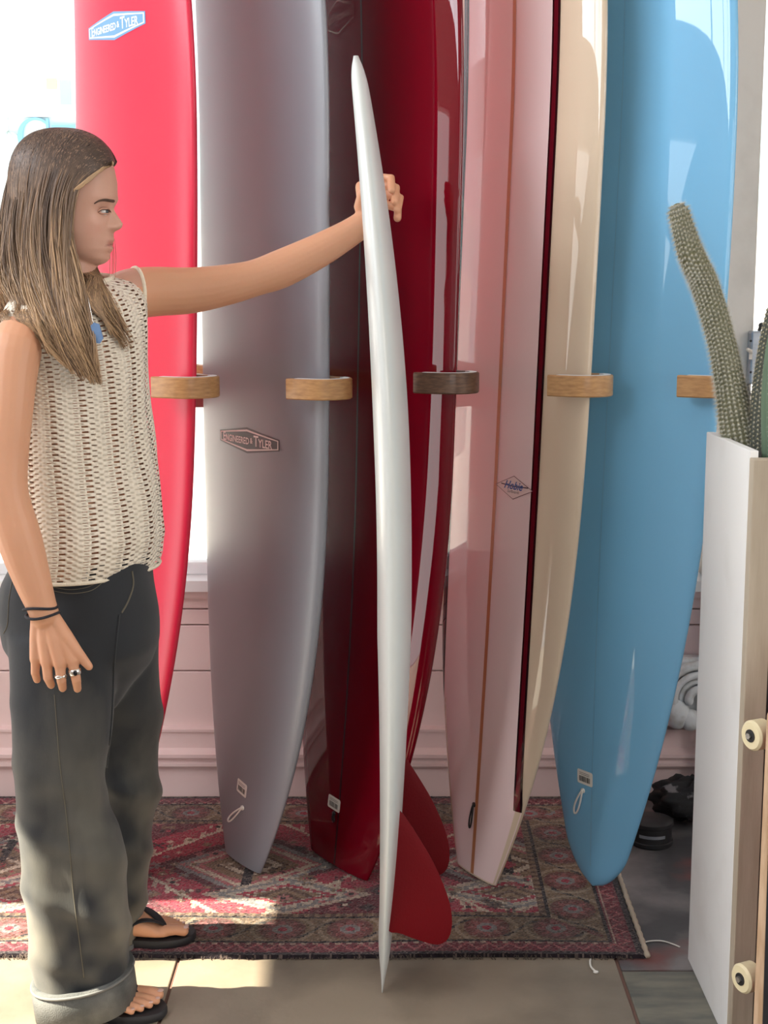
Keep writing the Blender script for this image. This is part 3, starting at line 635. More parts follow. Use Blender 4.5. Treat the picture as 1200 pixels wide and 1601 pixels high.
for wz in (at(1187, 1150, 2.28)[2], at(1187, 1530, 2.28)[2]):
    tk = MB(); hub = c0+mm*.047+np.array([0, 0, wz]); tk.tube([hub-ax*.085, hub+ax*.085], .006, 10); tk.tube([c0+mm*.011+np.array([0, 0, wz]), hub], [.02, .012], 12); tko = tk.build('truck', M['steel'], sk)
    for sg in (-1, 1):
        wc = hub+ax*.082*sg; W_ = MB(); W_.tube([wc-ax*.016, wc-ax*.012, wc+ax*.012, wc+ax*.016], [.0225, .026, .026, .0225], 28); wh = W_.build('wheel', M['urethane'], sk, auto=40)
        MB().tube([wc+ax*.0155*sg, wc+ax*.0175*sg], .011, 18).build('bearing', M['black'], wh, auto=40); MB().tube([wc+ax*.017*sg, wc+ax*.022*sg], .0055, 6).build('axle_nut', M['steel'], wh, auto=40)
tag(sk, 'skateboard with cream wheels standing on end against the planter', 'skateboard')
# metal switch on the post
M['galv'] = mat('galvanised_steel', (.42, .46, .52), .35, metal=.8, noise=(30, (.30, .33, .38), .4, .7)); M['toggle'] = mat('cream_toggle', (.72, .66, .58), .4)
PYp = BY-.09; q0 = at(1165, 600, PYp); q1 = at(1183, 517, PYp); sw = empty('light_switch')
box('cover_plate', q0[0], q1[0]+.022, PYp-.035, PYp, q0[2], q1[2], M['galv'], sw, .006); tg = at(1173, 551, PYp-.035)
MB().tube([tg, tg+np.array([-.006, -.018, .004]), tg+np.array([-.014, -.026, .008])], [.005, .0045, .005], 10, round_ends=True).build('toggle', M['toggle'], sw)
box('toggle_slot', tg[0]-.004, tg[0]+.004, PYp-.037, PYp-.034, tg[2]-.018, tg[2]+.008, M['toggle'], sw)
for py in (533, 582): s_ = at(1173, py, PYp-.035); MB().tube([s_, s_+np.array([0, -.002, 0])], .003, 10).build('screw', M['black'], sw)
kn = at(1190, 509, PYp-.02); MB().ball(kn, .008).tube([kn, kn+np.array([0, .02, -.012])], .005, 8).build('conduit_fitting', M['black'], sw)
cb = [at(1168, 600, PYp-.01), at(1170, 612, PYp-.012), at(1176, 619, PYp-.02), at(1186, 613, PYp-.03), at(1192, 606, PYp-.03)]
MB().tube(smooth_path(cb, 14), .0035, 7).build('cable', M['black'], sw)
tag(sw, 'grey metal switch with cream toggle on the beige post', 'switch')
# carved ornament on the wall by the blue board
M['plaster'] = mat('weathered_white_plaster', (.62, .64, .66), .7, noise=(18, (.38, .36, .33), .5, .72), bump=(30, .8))
co = empty('carved_corbel'); cc = at(1090, 1090, BY-.06); 
for k, (r_, t_) in enumerate(((.088, .014), (.066, .010), (.047, .009), (.028, .012))):
    MB().tube([cc+np.array([r_*math.cos(t), -.012*(k % 2)-.004*k, r_*math.sin(t)]) for t in np.linspace(math.radians(8), math.radians(188), 22)], t_, 8, round_ends=True).build('scroll_ring', M['plaster'], co)
mb = MB(); mb.ball(cc+np.array([-.055, -.01, -.045]), (.034, .025, .042)); mb.ball(cc+np.array([-.02, -.014, -.06]), (.03, .02, .03)); mb.ball(cc+np.array([.03, -.01, -.05]), (.035, .02, .035)); mb.build('acanthus_block', M['plaster'], co)
box('backing', cc[0]-.10, cc[0]+.10, BY-.045, BY+.004, cc[2]-.09, cc[2]+.105, M['plaster'], co, .01)
tag(co, 'carved white plaster scroll on the wall beside the blue longboard', 'ornament')
bp = at(1018, 1284, 3.42); bp[2] = 0; ti = empty('black_tin')
rs_ = [(0, .052), (.004, .055), (.012, .055), (.014, .052), (.05, .052), (.053, .055), (.062, .055), (.064, .050)]
MB().loft([[bp+np.array([r_*math.cos(t), r_*math.sin(t), z_]) for t in np.linspace(0, 2*math.pi, 32, endpoint=False)] for z_, r_ in rs_]).build('can', M['black'], ti, auto=30)
MB().loft([[bp+np.array([.0525*math.cos(t), .0525*math.sin(t), z_]) for t in np.linspace(math.radians(225), math.radians(300), 14)] + [bp+np.array([.053*math.cos(t), .053*math.sin(t), z_]) for t in np.linspace(math.radians(300), math.radians(225), 14)] for z_ in (.028, .036)]).build('grey_print', M['galv'], ti, smooth=False)
tag(ti, 'low round black tin on the dark stained floor', 'tin')
cl = MB(); cpt = at(1085, 1258, 3.57); cpt[2] = .055; nu, nv = 40, 22; rg = []
for j in range(nv+1):
    t = math.pi*(j+.05)/(nv+.1)-math.pi/2; ring = []
    for i in range(nu):
        a_ = 2*math.pi*i/nu; k = 1+.12*math.sin(5*a_+3*t)+.09*math.sin(9*a_-6*t)+.05*math.sin(17*t+a_)
        ring.append(cpt+np.array([.11*k*math.cos(a_)*math.cos(t), .08*k*math.sin(a_)*math.cos(t), .052*k*math.sin(t)]))
    rg.append(ring)
b_ = cl.loft(rg).build('cloth_bundle', mat('black_cloth', (.008, .008, .01), .8, noise=(16, (.16, .15, .16), .60, .64), bump=(40, .4)))
zmin = min(v.co.z for v in b_.data.vertices)
for v in b_.data.vertices: v.co.z = max(v.co.z-zmin, 0)
tag(b_, 'crumpled black cloth bundle lying behind the planter near wall', 'cloth')
# ------------------------------------------------------------------ the woman
wom = empty('person'); tag(wom, 'woman in cream crochet top and dark jeans holding the white surfboard', 'person')
HY = 2.665
lat = np.array([.436, .90, 0]); fwd = np.array([.90, -.436, 0])        # torso axes: towards her left shoulder, chest direction
def ell(c, a, b, n=48, tilt=0., bf=None, ex=1.0):
    out = []
    for k in range(n):
        t = 2*math.pi*k/n; la = a*math.copysign(abs(math.cos(t))**ex, math.cos(t)); f_ = math.sin(t); fo = (bf or b)*f_ if f_ > 0 else b*f_
        out.append(c+lat*la+fwd*fo+np.array([0, 0, la*tilt]))
    return out
def ringpx(l, r, py, Y, hd, n=40, slope=0., ex=.9):
    c = at((l+r)/2, py, Y); w_ = (at(r, py, Y)[0]-at(l, py, Y)[0])/2; out = []
    for k in range(n):
        t = 2*math.pi*k/n; x = w_*math.copysign(abs(math.cos(t))**ex, math.cos(t)); y = hd*math.copysign(abs(math.sin(t))**ex, math.sin(t))
        out.append(c+np.array([x, y, x*slope]))
    return out
def remesh(mb, name, voxel, smooth_it, parent, matl, fac=.5):
    o = mb.build(name, matl, parent)
    m1 = o.modifiers.new('r', 'REMESH'); m1.mode = 'VOXEL'; m1.voxel_size = voxel; m1.use_smooth_shade = True
    m2 = o.modifiers.new('s', 'SMOOTH'); m2.factor = fac; m2.iterations = smooth_it
    dg = bpy.context.evaluated_depsgraph_get(); me = bpy.data.meshes.new_from_object(o.evaluated_get(dg)); old = o.data
    o.modifiers.clear(); o.data = me; me.name = name; bpy.data.meshes.remove(old)
    if not me.materials: me.materials.append(matl)
    me.polygons.foreach_set('use_smooth', [True]*len(me.polygons)); return o
body = MB()
# head: horizontal slices from the profile
rows = np.array([(212, 120, 78, .020), (218, 138, 60, .040), (230, 155, 44, .056), (245, 168, 34, .065), (262, 178, 28, .070), (285, 183, 25, .0725), (309, 183.5, 25, .073), (320, 181, 26, .0725), (326, 179, 27, .072), (340, 177.5, 30, .070), (353, 177, 35, .068), (365, 177.5, 44, .065), (374, 177.5, 55, .061), (383, 176, 66, .057), (390, 175.5, 74, .054), (398, 172.5, 82, .049), (405, 172, 90, .041), (411, 166, 98, .030), (415, 156, 108, .018)])
hy = math.radians(7)
def interp(c, y): return np.interp(y, rows[:, 0], rows[:, c])
noseY = [324, 330, 337, 344, 350.5, 355.5, 359, 362.5, 366]; noseD = [0, 3.2, 9.2, 14.3, 18.6, 17.5, 13, 4.5, 0]; noseS = [.006, .007, .008, .0095, .0115, .013, .0125, .011, .01]
PXM = 846.; head_c = at(104, 320, HY)
hr = []
for py in np.concatenate([[212, 214], np.arange(216, 416, 1.6)]):
    xf, xb, w_ = interp(1, py), interp(2, py), interp(3, py); c = at((xf+xb)/2, py, HY); a_ = (xf-xb)/2/PXM; ring = []
    for k in range(112):
        t = 2*math.pi*k/112; cs, sn = math.cos(t), math.sin(t)
        x = a_*math.copysign(abs(cs)**(.86 if cs > 0 else 1), cs); y = w_*math.copysign(abs(sn)**.94, sn)
        if cs > 0:
            d = 0.
            d += np.interp(py, noseY, noseD, 0, 0)*math.exp(-(y/np.interp(py, noseY, noseS))**2)
            d += 3.6*math.exp(-((abs(y)-.0135)/.0045)**2-((py-356.5)/3.6)**2)
            d += (2.8*math.exp(-((py-375.5)/3.8)**2)-1.6*math.exp(-((py-382.3)/1.6)**2)+2.8*math.exp(-((py-388.5)/3.4)**2)-2.0*math.exp(-((py-397)/3.5)**2))*math.exp(-(y/.018)**2)
            d -= 6.0*math.exp(-((abs(y)-.031)/.0135)**2-((py-330)/8.5)**2)
            d += 2.0*math.exp(-((abs(y)-.030)/.018)**2-((py-313)/5.)**2)
            d += 2.5*math.exp(-((abs(y)-.040)/.016)**2-((py-352)/10.)**2)
            x += d/PXM
        p_ = c+np.array([x, y, 0]); r_ = p_-head_c; p_ = head_c+np.array([r_[0]*math.cos(hy)+r_[1]*math.sin(hy), -r_[0]*math.sin(hy)+r_[1]*math.cos(hy), r_[2]])
        ring.append(p_)
    hr.append(ring)
body.loft(hr)
body.tube([at(108, 372, HY+.005), at(110, 405, HY), at(107, 440, HY), at(104, 475, HY)], [.050, .050, .054, .07], 24)
# torso
TOP = [(888, 139, .160, .112), (870, 141, .165, .118), (835, 143, .168, .122), (780, 139, .162, .117), (720, 135, .158, .110), (640, 129, .156, .107), (560, 123, .157, .106), (510, 119, .168, .103), (485, 117, .175, .098), (468, 115, .168, .090), (455, 113, .146, .082), (446, 112, .112, .072), (440, 111, .090, .062)]
def tor(py, cx, a, b, k=1.): tl = .14*max(0, min(1, (640-py)/160)); return ell(at(cx, py, HY), a*k, b*k, tilt=tl, bf=b*k*1.04)
body.loft([tor(*r, .86 if r[0] > 800 else .91) for r in TOP if r[0] > 450])
body.loft([ell(at(128, py, HY), a, b) for py, a, b in ((1010, .11, .08), (960, .13, .095), (900, .13, .09), (860, .125, .088))])
# arms
def chain(pts, n=26, seg=22):
    P = np.array([[*at(*p[:3]), p[3]] for p in pts]); Q = smooth_path(P, n); body.tube(list(Q[:, :3]), list(Q[:, 3]), seg, round_ends=True)
chain([(36, 524, 2.545, .042), (25, 542, 2.513, .047), (18, 580, 2.495, .046), (14, 640, 2.475, .042), (9, 720, 2.46, .039), (11, 775, 2.45, .038), (30, 842, 2.445, .0395), (50, 905, 2.44, .033), (64, 945, 2.437, .027), (70, 962, 2.437, .026)])
chain([(180, 468, 2.79, .046), (205, 460, 2.80, .050), (240, 456, 2.815, .049), (300, 454, 2.835, .0455), (360, 444, 2.855, .040), (400, 434, 2.868, .0365), (440, 420, 2.88, .0385), (500, 391, 2.90, .034), (545, 365, 2.925, .0285), (573, 346, 2.94, .026)], 36)
# near hand: palm of overlapping ridges, then five fingers
def cap(pts, rads, n=14):
    body.tube([at(*p) for p in pts], rads, n, round_ends=True)
kn = [((56, 1030, 2.436), (55, 1052, 2.437), (58, 1063, 2.452)), ((73, 1036, 2.428), (75, 1060, 2.427), (80, 1071, 2.445)), ((93, 1038, 2.424), (96, 1064, 2.423), (98, 1076, 2.442)), ((113, 1033, 2.428), (119, 1062, 2.427), (121, 1077, 2.444))]
for k, (a_, b_, c_) in enumerate(kn):
    cap([(60+6*k, 958, 2.438), ((60+6*k)*.45+a_[0]*.55, 1000, a_[2]+.004), a_], [.0135, .0135, .0115])
    cap([a_, b_, c_], [.0098-.0006*(k == 0), .0088-.0008*(k == 0), .0074-.0006*(k == 0)])
cap([(66, 962, 2.440), (86, 1005, 2.438), (100, 1030, 2.436)], [.017, .014, .011])
cap([(84, 968, 2.436), (103, 996, 2.432), (121, 1020, 2.430), (139, 1042, 2.434)], [.014, .0135, .0105, .0075])
# far hand round the far rail of the board
FH = [((564, 292, 2.985), (586, 277, 3.012), (611, 279, 2.998), (612, 297, 2.968)), ((566, 304, 2.99), (592, 288, 3.015), (619, 294, 2.998), (617, 316, 2.968)), ((568, 317, 2.99), (596, 302, 3.015), (625, 310, 2.998), (621, 329, 2.968)), ((571, 330, 2.98), (596, 318, 3.005), (622, 325, 2.99), (621, 341, 2.968))]
for k, f_ in enumerate(FH):
    cap([(573, 346, 2.945), ((573+f_[0][0])/2, (346+f_[0][1])/2, 2.965), f_[0]], [.0145, .014, .012]); cap(f_, [.0105, .0098, .0095, .0085])
cap([(570, 342, 2.94), (562, 322, 2.935), (566, 304, 2.925), (578, 290, 2.915)], [.0145, .0125, .0105, .009])
# legs inside the jeans and feet
for (hx, hpy, hY_), (ax_, aY) in (((112, 960, 2.60), (-.632, 2.583)), ((150, 960, 2.75), (-.632, 2.846))):
    body.tube([at(hx, hpy, hY_), (ax_+.03, (hY_+aY)/2, .48), (ax_, aY, .30), (ax_, aY, .10), (ax_+.005, aY, .06)], [.075, .052, .05, .036, .034], 18)
NAILS = []
def foot(heel, toe, z0, inner):
    h_ = np.array([*heel, z0]); d = np.array([*toe, z0])-h_; d /= np.linalg.norm(d); s_ = np.array([-d[1], d[0], 0])*inner; L_ = .236; u_ = np.array([0, 0, 1.])
    rings = []
    for t, hw_, ht, so in ((.0, .012, .03, 0), (.008, .024, .048, 0), (.035, .031, .066, 0), (.07, .031, .074, .002), (.10, .032, .066, .004), (.135, .038, .048, .006), (.165, .043, .033, .006), (.185, .042, .022, .004), (.195, .036, .014, .002)):
        ring = []
        for k in range(22):
            a_ = 2*math.pi*k/22; y = hw_*math.copysign(abs(math.cos(a_))**.8, math.cos(a_)); zz = ht/2+ht/2*math.copysign(abs(math.sin(a_))**.75, math.sin(a_))
            ring.append(h_+d*t*(L_/.24)+s_*(y+so)+u_*zz)
        rings.append(ring)
    body.loft(rings)
    for k, (so, t0, t1, r_) in enumerate(((.030, .175, .236, .0115), (.011, .18, .236, .0085), (-.005, .178, .228, .008), (-.020, .172, .216, .0076), (-.033, .162, .202, .0072))):
        P = [h_+d*t0+s_*so+u_*.014, h_+d*(t0+(t1-t0)*.55)+s_*so*1.05+u_*(r_+.004), h_+d*(t1-r_)+s_*so*1.05+u_*(r_+.0005)]; body.tube(P, [r_*1.1, r_*.95, r_*.95], 12, round_ends=True)
        NAILS.append((P[2]+d*r_*.35+u_*r_*.78, d, s_, u_, r_))
    return h_, d, s_
nf = foot((-.668, 2.592), (-.44, 2.545), .018, 1); ff_ = foot((-.655, 2.842), (-.428, 2.868), .026, -1)
M['skin'] = attr_mat('skin', .48, sss=.12, bump=(160, .06))
B_ = remesh(body, 'body', .0024, 2, wom, M['skin'])
nv_ = len(B_.data.vertices); co_ = np.zeros(nv_*3, np.float32); B_.data.vertices.foreach_get('co', co_); co_ = co_.reshape(-1, 3).astype(float)
base = np.tile(np.array([.66, .335, .20]), (nv_, 1)); qx = proj(co_)
hd = (co_[:, 2] > 1.40) & (np.linalg.norm(co_[:, :2]-head_c[:2], axis=1) < .16); base[hd] = (.585, .325, .24)
lipm = np.clip(1-np.abs(co_[:, 2]-at(175, 382.5, HY)[2])/.0105, 0, 1)*np.clip((qx[:, 0]-165.5)/5, 0, 1)*hd
base = base*(1-.75*lipm[:, None])+np.array([.46, .16, .13])*.75*lipm[:, None]
mouth_shade = np.exp(-((qx[:, 1]-382.6-.25*np.maximum(0, 172-qx[:, 0]))/1.1)**2)*np.clip((qx[:, 0]-162.5)/4, 0, 1)*hd*.8; base = base*(1-mouth_shade[:, None])+np.array([.20, .06, .05])*mouth_shade[:, None]  # shade of the mouth crease painted into the skin as a dark line
chk = np.exp(-((qx[:, 0]-150)/16)**2-((qx[:, 1]-358)/14)**2)*hd*.25; base = base*(1-chk[:, None])+np.array([.60, .24, .18])*chk[:, None]
vcol(B_, base)
from mathutils.bvhtree import BVHTree
bvh = BVHTree.FromPolygons([tuple(c) for c in co_], [tuple(p.vertices) for p in B_.data.polygons])
def onskin(px, py, off=.0):
    d = at(px, py, 2.0)-ORG; d /= np.linalg.norm(d); h_ = bvh.ray_cast(Vector(ORG), Vector(d))
    return np.array(h_[0])+np.array(h_[1])*off if h_[0] is not None else at(px, py, HY-.06)
# eye, lids, brow, lashes
M['eyewhite'] = mat('eye_white', (.72, .68, .66), .2); M['iris'] = mat('iris', (.06, .07, .08), .15); M['brow'] = mat('brow_hair', (.085, .045, .03), .8)
ec = onskin(163.5, 330.5)-np.array([.0052, -.0040, 0]); ey = MB().ball(ec, .0105, 20, 14).build('eye', M['eyewhite'], wom)
look = np.array([.96, -.28, -.05]); MB().ball(ec+look*.0072, (.0050, .0050, .0054), 14, 10).build('iris', M['iris'], ey)
for py0, py1, sgn in ((325.4, 327.3, 1), (335.0, 333.4, -1)):
    P = [onskin(152.5, 330.6, .0002), onskin(157, py0+.6*sgn, .0022), onskin(163, py0, .0034), onskin(168, py0+.6*sgn, .0032), onskin(172.5, 331, .0008)]
    ld = MB().tube(smooth_path(P, 14), [.0008]+[.0021 if sgn > 0 else .0014]*12+[.0008], 8, round_ends=True); ld.build('eyelid', mat('eyelid_skin', (.52, .27, .19), .5), ey)
    if sgn > 0: MB().tube(smooth_path([p_+np.array([0.001, -.0012, -.0016]) for p_ in P], 14), [.0003]+[.0008]*12+[.0004], 6).build('lashes', M['brow'], ey)
P = [onskin(147, 318.5, .0004), onskin(154, 314, .0008), onskin(163, 312.2, .001), onskin(171, 313.2, .001), onskin(178.5, 314.6, .0006)]
MB().tube(smooth_path(P, 16), [.0006]+list(np.linspace(.0012, .0024, 8))+[.0026]*6+[.001], 7).build('eyebrow', M['brow'], wom)
for c, d, s_, u_, r_ in NAILS:
    q_ = MB().ball((0, 0, 0), 1, 10, 8); V = [c+d*v[0]*r_*.62+s_*v[1]*r_*.62+u_*v[2]*r_*.16 for v in q_.v]; obj('toenail', V, q_.f, mat('pale_pink_nail', (.72, .48, .42), .25), wom)
# ------------------------------------------------------------------ crochet top with real openings between the stitches
M['crochet'] = mat('cream_crochet', (.85, .76, .63), .9, sheen=.3, spec=.15)
nt = M['crochet'].node_tree; pb = nt.nodes['Principled BSDF']; uvn = nt.nodes.new('ShaderNodeUVMap'); sx = nt.nodes.new('ShaderNodeSeparateXYZ'); nt.links.new(uvn.outputs[0], sx.inputs[0])
def mnode(op, a, b=None):
    m_ = nt.nodes.new('ShaderNodeMath'); m_.operation = op
    for i, v in enumerate((a, b)):
        if v is None: continue
        if isinstance(v, (int, float)): m_.inputs[i].default_value = v
        else: nt.links.new(v, m_.inputs[i])
    return m_.outputs[0]
def pulse(v, k, half, ph=0.):   # 1 inside a window of each period
    fr_ = mnode('FRACT', mnode('ADD', mnode('MULTIPLY', v, k), ph)); return mnode('SUBTRACT', half, mnode('ABSOLUTE', mnode('SUBTRACT', fr_, .5)))
nz = nt.nodes.new('ShaderNodeTexNoise'); nz.inputs['Scale'].default_value = 22; nt.links.new(uvn.outputs[0], nz.inputs['Vector']); jit = mnode('MULTIPLY', mnode('SUBTRACT', nz.outputs[0], .5), .012)
U = mnode('ADD', sx.outputs[0], mnode('MULTIPLY', jit, .35)); Vv = mnode('ADD', sx.outputs[1], mnode('MULTIPLY', jit, .3))
NC, NR = 15, 56
wide = mnode('MINIMUM', mnode('MULTIPLY', pulse(U, NC, .12), 4.), mnode('MULTIPLY', pulse(Vv, NR, .22), 1.))
nar = mnode('MINIMUM', mnode('MULTIPLY', pulse(U, NC*2, .20, .0), 2.), mnode('MULTIPLY', pulse(Vv, NR, .12, .5), 1.))
hole = mnode('GREATER_THAN', mnode('MAXIMUM', wide, nar), 0.05)
tr = nt.nodes.new('ShaderNodeBsdfTransparent'); mx = nt.nodes.new('ShaderNodeMixShader'); outn = nt.nodes['Material Output']
nt.links.new(hole, mx.inputs[0]); nt.links.new(pb.outputs[0], mx.inputs[1]); nt.links.new(tr.outputs[0], mx.inputs[2]); nt.links.new(mx.outputs[0], outn.inputs[0])
hgt = mnode('ADD', mnode('MULTIPLY', mnode('SINE', mnode('MULTIPLY', Vv, NR*2*math.pi)), mnode('SINE', mnode('MULTIPLY', U, NC*2*math.pi*3))), mnode('MULTIPLY', mnode('COSINE', mnode('MULTIPLY', U, NC*2*math.pi)), -.8))
bp_ = nt.nodes.new('ShaderNodeBump'); bp_.inputs['Strength'].default_value = .8; bp_.inputs['Distance'].default_value = .003; nt.links.new(hgt, bp_.inputs['Height']); nt.links.new(bp_.outputs[0], pb.inputs['Normal'])
T_ = np.array(TOP); NTOP = 70; n_ = 120; V = []; UV = []
pys = np.linspace(888, 440, NTOP)
for i, py in enumerate(pys):
    r = [np.interp(py, T_[::-1, 0], T_[::-1, k]) for k in (1, 2, 3)]; tl = .14*max(0, min(1, (640-py)/160))
    ring = ell(at(r[0], py, HY), r[1], r[2], n_, tl, r[2]*1.05); dip = .04*max(0, min(1, (478-py)/38)); V += [p_-np.array([0, 0, dip*max(0, (p_-at(r[0], py, HY))[:2] @ fwd[:2])]) for p_ in ring]
F = [(i*n_+k, i*n_+(k+1) % n_, (i+1)*n_+(k+1) % n_, (i+1)*n_+k) for i in range(NTOP-1) for k in range(n_)]
V = np.array(V); ii = np.repeat(np.arange(NTOP), n_); kk = np.tile(np.arange(n_), NTOP); cen = np.array([V[i*n_:(i+1)*n_].mean(0) for i in range(NTOP)])[ii]
rip = .0025*np.sin(kk/n_*2*math.pi*13+1)*np.sin(ii*.12)+.003*np.sin(kk/n_*2*math.pi*3+ii*.2); dv = V-cen; dv[:, 2] = 0; dv /= np.linalg.norm(dv, axis=1)[:, None]; V = V+dv*rip[:, None]
top = obj('crochet_top', V, F, M['crochet'], wom)
uv = top.data.uv_layers.new(name='UVMap'); arr = []
for i in range(NTOP-1):
    for k in range(n_): arr += [(k/n_, i/NTOP), ((k+1)/n_, i/NTOP), ((k+1)/n_, (i+1)/NTOP), (k/n_, (i+1)/NTOP)]
uv.data.foreach_set('uv', np.array(arr, np.float32).ravel())
M['trim'] = mat('cream_yarn_edge', (.82, .74, .60), .9, bump=(250, .5))
MB().tube(list(V[:n_])+[V[0]], .004, 6).build('hem', M['trim'], top); MB().tube(list(V[-n_:])+[V[-n_]], .005, 6).build('neckline', M['trim'], top)
def armhole(c, nrm, r, name):
    nrm = nrm/np.linalg.norm(nrm); e1 = np.cross(nrm, [0, 0, 1.]); e1 /= np.linalg.norm(e1); e2 = np.cross(e1, nrm)
    MB().tube([c+r[0]*math.cos(t)*e1+r[1]*math.sin(t)*e2 for t in np.linspace(0, 2*math.pi, 41)], 0.004, 8, cap=False).build(name, M['trim'], top)
armhole(at(212, 462, 2.80), np.array([.8, .5, 0]), (.047, .054), 'armhole_edge')
# ------------------------------------------------------------------ jeans
jm = MB()
jm.loft([ringpx(105, 180, 1110, 2.68, .03), ringpx(70, 205, 1070, 2.68, .07), ringpx(30, 238, 1035, 2.685, .115, ex=1.), ringpx(8, 247, 1005, 2.67, .15), ringpx(2, 245, 955, 2.67, .152), ringpx(7, 241, 910, 2.67, .145), ringpx(28, 238, 865, 2.67, .128)])
NL = [(985, 12, 195, 2.605, .10), (1060, 20, 179, 2.59, .10), (1150, 22, 174, 2.575, .092), (1220, 25, 167, 2.57, .086), (1280, 27, 173, 2.57, .085), (1335, 30, 196, 2.565, .085), (1365, 32, 199, 2.565, .085), (1400, 36, 203, 2.565, .087), (1460, 43, 203, 2.57, .090), (1500, 49, 200, 2.57, .086), (1545, 56, 204, 2.568, .088)]
FL = [(940, 75, 244, 2.725, .105), (1000, 84, 247, 2.75, .102), (1060, 93, 249, 2.78, .094), (1120, 98, 250, 2.81, .085), (1200, 102, 251, 2.835, .078), (1260, 104, 247, 2.845, .077), (1330, 104, 238, 2.85, .076), (1400, 100, 227, 2.85, .076), (1450, 98, 220, 2.852, .077), (1488, 96, 214, 2.852, .077)]
jm.loft([ringpx(r[1], r[2], r[0], r[3], r[4], slope=.0+.16*max(0, (r[0]-1300)/250)) for r in NL]); jm.loft([ringpx(r[1], r[2], r[0], r[3], r[4], slope=.08*max(0, (r[0]-1250)/240)) for r in FL])
M['denim'] = mat('washed_denim_painted_sun', (.016, .019, .024), .85, noise=(5, (.12, .115, .10), .50, .82, (1, 1, .4)), bump=(700, .12, (1, 1, .25)), sheen=.15)
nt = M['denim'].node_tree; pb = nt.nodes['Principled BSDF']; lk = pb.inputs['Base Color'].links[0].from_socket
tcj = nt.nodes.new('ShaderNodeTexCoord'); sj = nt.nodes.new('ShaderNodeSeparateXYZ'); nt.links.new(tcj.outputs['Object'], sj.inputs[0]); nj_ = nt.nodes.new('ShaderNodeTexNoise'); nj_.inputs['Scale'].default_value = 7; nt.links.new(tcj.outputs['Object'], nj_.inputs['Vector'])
rj = nt.nodes.new('ShaderNodeMapRange'); rj.inputs[1].default_value = .62; rj.inputs[2].default_value = .22; nt.links.new(sj.outputs[2], rj.inputs[0])  # lower legs lighten by height: sunlight put into the denim colour
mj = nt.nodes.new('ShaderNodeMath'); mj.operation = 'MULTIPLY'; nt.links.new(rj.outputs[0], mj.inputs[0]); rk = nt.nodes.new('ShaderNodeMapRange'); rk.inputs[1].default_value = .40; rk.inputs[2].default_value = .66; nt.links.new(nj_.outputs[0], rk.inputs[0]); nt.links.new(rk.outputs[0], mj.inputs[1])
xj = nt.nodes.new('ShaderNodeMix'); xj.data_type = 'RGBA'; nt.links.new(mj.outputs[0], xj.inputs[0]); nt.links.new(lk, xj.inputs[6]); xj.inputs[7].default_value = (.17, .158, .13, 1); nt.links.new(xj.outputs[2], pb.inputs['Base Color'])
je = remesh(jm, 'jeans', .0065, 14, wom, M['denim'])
# creases: displace along normals
me = je.data; nv_ = len(me.vertices); cj = np.zeros(nv_*3, np.float32); me.vertices.foreach_get('co', cj); cj = cj.reshape(-1, 3).astype(float)
nj = np.array([tuple(v.normal) for v in me.vertices]); z = cj[:, 2]; ang = np.arctan2(cj[:, 1]-2.66, cj[:, 0]+.57)
low = np.clip((.75-z)/.5, 0, 1); kneez = np.exp(-((z-.42)/.10)**2)
sh = lambda q_: np.exp(1.6*np.cos(q_))/3.0-.6
d_ = .0045*low*sh(z*44+2.0*np.sin(cj[:, 0]*13+z*5)+cj[:, 1]*16)+.0035*np.sin(z*30-cj[:, 0]*38)*np.clip((z-.55)/.3, 0, 1)+.011*kneez*np.clip((cj[:, 0]+.62)/.10, 0, 1)*sh(z*30+cj[:, 0]*22+.6)+.004*low*np.sin(cj[:, 0]*60+z*9)
me.vertices.foreach_set('co', (cj+nj*d_[:, None]).astype(np.float32).ravel()); me.update()
bvj = BVHTree.FromPolygons([tuple(v.co) for v in me.vertices], [tuple(p.vertices) for p in me.polygons])
def onjean(px, py, off=.001):
    d = at(px, py, 2.0)-ORG; d /= np.linalg.norm(d); h_ = bvj.ray_cast(Vector(ORG), Vector(d))
    return np.array(h_[0])+np.array(h_[1])*off if h_[0] is not None else at(px, py, 2.52)
M['thread'] = mat('tan_denim_thread', (.13, .115, .085), .8)
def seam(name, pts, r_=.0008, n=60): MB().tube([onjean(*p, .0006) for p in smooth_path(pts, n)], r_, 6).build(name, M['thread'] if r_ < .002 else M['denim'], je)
seam('side_seam', [(85, 1086), (89, 1140), (94, 1200), (103, 1270), (109, 1330), (115, 1400), (124, 1470), (131, 1528)])
seam('pocket_stitch', [(84, 918), (110, 922), (140, 917), (158, 903), (166, 888)], n=30); seam('pocket_stitch', [(84, 924), (112, 928), (143, 923), (163, 907), (171, 890)], n=30)
seam('fly_seam', [(206, 893), (208, 915), (200, 940), (190, 958)], .0018, 20); seam('back_pocket_stitch', [(20, 905), (14, 940), (12, 975), (6, 990)], n=20)
seam('inseam', [(186, 960), (178, 1040), (174, 1120), (167, 1200)], .0022, 30)
def cuff(rows_, name):
    rg = []
    for l, r, py, Y, hd_, sl, inset in rows_: rg.append(ringpx(l+inset, r-inset, py, Y, hd_-inset*.001, 48, sl))
    o = MB().loft(rg, cap=False).build(name, mat('turned_up_denim', (.075, .08, .08), .85, noise=(14, (.17, .17, .165), .4, .7), bump=(400, .4)), je); return o
cf = cuff([(53, 204, 1519, 2.568, .090, .16, 6), (51, 206, 1517, 2.568, .095, .16, 0), (53, 210, 1540, 2.567, .097, .16, 0), (58, 214, 1570, 2.566, .098, .16, 0), (58, 214, 1571, 2.566, .098, .16, 5), (56, 208, 1545, 2.567, .092, .16, 3)], 'cuff')
